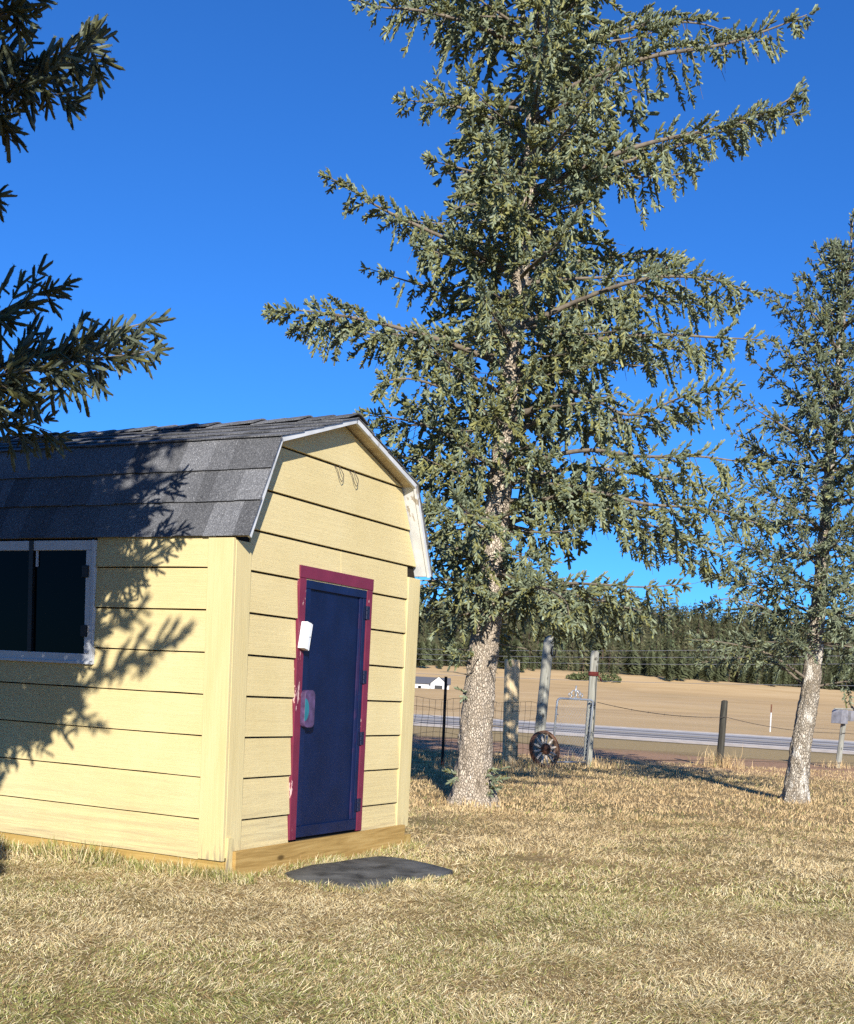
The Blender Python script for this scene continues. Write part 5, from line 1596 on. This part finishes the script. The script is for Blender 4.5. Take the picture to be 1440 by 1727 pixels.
# ------------------------------------------------------------------ grass
def vnoise(x, y, s, seed=0):
    q = np.random.default_rng(100 + seed)
    out = np.zeros_like(x)
    for _ in range(9):
        a_ = q.uniform(0, 6.28); f = s * q.uniform(0.5, 2.2)
        out += np.sin(f * (x * math.cos(a_) + y * math.sin(a_)) + q.uniform(0, 6.28))
    return out / 4.2
def in_shed(x, y):
    d0 = x - _c0[0]; d1 = y - _c0[1]
    v = d0 * _n[0] + d1 * _n[1]; u = d0 * _a[0] + d1 * _a[1]
    return (v < 0.07) & (v > -SL) & (u > -0.02) & (u < SW + 0.03)
mat_xy = [(q[0], q[1]) for q in mp_]
mat_in = [tuple(mc[:2] + (np.array(q) - mc[:2]) * 0.97) for q in mat_xy]
def blades(n, y0, y1, hmin, hmax, wid, segs, r, flat=(12, 58), pts=None, green=None, dens_pow=1.0):
    if pts is None:
        y = y0 + (y1 - y0) * r.random(n) ** dens_pow
        x = y * r.uniform(-0.40, 0.42, n) + r.uniform(-0.4, 0.4, n)
    else:
        x, y = pts
    ok = ~in_shed(x, y) & ~inpoly(x, y, mat_in)
    x, y = x[ok], y[ok]
    n = len(x)
    az = 3.5 * vnoise(x, y, 4.0, 1) + r.normal(0, 1.2, n)
    tall = 0.8 + 0.35 * np.clip(vnoise(x, y, 3.0, 2), -1, 1) + 0.3 * np.clip(vnoise(x, y, 14.0, 5), -1, 1)
    h = r.uniform(hmin, hmax, n) * tall
    el = np.radians(r.uniform(flat[0], flat[1], n))
    d = np.stack([np.cos(az) * np.cos(el), np.sin(az) * np.cos(el), np.sin(el)], 1)
    side = np.stack([-np.sin(az), np.cos(az), np.zeros(n)], 1)
    rot = r.uniform(-0.9, 0.9, n)[:, None]
    side = side * np.cos(rot) + np.cross(d, side) * np.sin(rot)
    w = wid * r.uniform(0.6, 1.3, n)
    base = np.stack([x, y, np.full(n, -0.006) + 0.02 * r.random(n) * (segs > 1)], 1)
    bend = np.stack([np.zeros(n), np.zeros(n), -0.5 * h * np.sin(el) * r.uniform(0, 1, n)], 1) + side * (r.uniform(-.13, .13, n) * h)[:, None]
    mid = base + d * (h * 0.55)[:, None] + np.array([0, 0, 0.004])
    tip = base + d * h[:, None] + bend
    tip[:, 2] = np.maximum(tip[:, 2], 0.006)
    sw = side * (w * 0.5)[:, None]
    if segs > 1:
        tri = np.stack([base - sw, base + sw, mid + sw * .8, base - sw, mid + sw * .8, mid - sw * .8, mid - sw * .8, mid + sw * .8, tip], 1)
        k = 9
    else:
        tri = np.stack([base - sw, base + sw, tip], 1); k = 3
    # colours
    straw = np.array([0.66, 0.52, 0.265]); pale = np.array([0.80, 0.69, 0.43]); grn = np.array([0.27, 0.28, 0.085]); brn = np.array([0.36, 0.23, 0.105]); tan_ = np.array([0.62, 0.425, 0.21])
    gn = vnoise(x, y, 1.1, 3) + 0.5 * vnoise(x, y, 3.6, 4)
    far = np.clip((y - 9.5) / 7.0, 0, 1)
    pg = np.clip(0.19 + 0.22 * gn + 0.14 * np.clip((6.6 - y) / 1.8, 0, 1), 0.03, 0.65) * (1 - 0.72 * far) if green is None else np.full(n, green)
    u_ = r.random(n)
    c = np.where((u_ < pg)[:, None], grn * r.uniform(.7, 1.5, n)[:, None], np.where((u_ < pg + 0.12)[:, None], brn, np.where((r.random(n) < 0.4)[:, None], pale, straw)))
    c = c * (1 - far[:, None] * 0.75) + np.where((u_ < pg)[:, None], grn * 1.1, tan_) * far[:, None] * 0.75
    c = c * r.uniform(0.75, 1.25, n)[:, None]
    C = np.repeat(c, k, axis=0)
    return tri.reshape(-1, 3), C
r_ = np.random.default_rng(31)
parts = [blades(140000, 4.5, 9.2, 0.022, 0.070, 0.0027, 2, r_, flat=(5, 48), dens_pow=1.15),
         blades(55000, 4.5, 9.2, 0.025, 0.075, 0.0042, 1, r_, flat=(2, 25)),
         blades(110000, 9.0, 15.5, 0.035, 0.095, 0.0065, 1, r_, flat=(8, 65)),
         blades(92000, 15.0, 30.5, 0.045, 0.11, 0.012, 1, r_, flat=(25, 80))]
# longer green growth against the walls and round the mat
n = 5200
v_ = r_.uniform(-3.6, 0.35, n); u_ = -np.abs(r_.normal(0, 0.10, n)) - 0.02
pa = _c0[None, :] + np.outer(v_, _n) + np.outer(u_, _a)
parts.append(blades(n, 0, 0, 0.07, 0.19, 0.0042, 2, r_, flat=(35, 80), pts=(pa[:, 0], pa[:, 1]), green=0.5))
n = 1800
v_ = 0.09 + np.abs(r_.normal(0, 0.06, n)); u_ = r_.uniform(0.0, SW + 0.2, n)
pa = _c0[None, :] + np.outer(v_, _n) + np.outer(u_, _a)
parts.append(blades(n, 0, 0, 0.05, 0.12, 0.004, 2, r_, flat=(30, 75), pts=(pa[:, 0], pa[:, 1]), green=0.45))
n = 2600
k_ = r_.integers(0, len(mat_xy), n); f_ = r_.random(n)
A_ = np.array(mat_xy); B_ = np.roll(A_, -1, axis=0)
pa = A_[k_] + (B_[k_] - A_[k_]) * f_[:, None]
pa = mc[:2] + (pa - mc[:2]) * (1 + np.abs(r_.normal(0, 0.03, n)))[:, None]
parts.append(blades(n, 0, 0, 0.05, 0.11, 0.004, 2, r_, flat=(25, 75), pts=(pa[:, 0], pa[:, 1]), green=0.3))
gv_ = np.concatenate([p_[0] for p_ in parts]); gc_ = np.concatenate([p_[1] for p_ in parts])
M['grass'] = tint_mat('lawn_grass', 0.7, 0.15, 0.15)
o = link('grass', tri_mesh('grass', gv_, gc_), M['grass'])
tag(o, 'dry straw coloured lawn grass with green tufts', 'grass', kind='stuff')
print('grass tris', len(gv_) // 3)
# tall dry stems round posts, wheel and trunks
parts = []
for cx_, cy_, sp, n, hh in ((p1b[0], p1b[1] - .1, 0.28, 260, 0.55), (gr_b[0] + .25, gr_b[1] - .2, 0.35, 300, 0.40), (gl_b[0], gl_b[1] - .35, 0.45, 240, 0.28), (pb[0], pb[1] - .1, 0.35, 200, 0.3), (mb_b[0], mb_b[1] - .1, 0.3, 160, 0.3), (mt_path[0][0], mt_path[0][1] - .15, 0.32, 260, 0.14), (rt_path[0][0], rt_path[0][1] - .1, 0.28, 200, 0.13), (wl[0] + 1.5, wl[1] - .2, 0.9, 300, 0.3)):
    x_ = cx_ + r_.normal(0, sp, n); y_ = cy_ + r_.normal(0, sp, n)
    parts.append(blades(n, 0, 0, hh * .5, hh, 0.011, 2, r_, flat=(55, 88), pts=(x_, y_), green=0.05))
o = link('tall_dry_grass', tri_mesh('tall_dry_grass', np.concatenate([p_[0] for p_ in parts]), np.concatenate([p_[1] for p_ in parts])), M['grass'])
tag(o, 'tall dry grass stems round the fence posts', 'grass', kind='stuff')
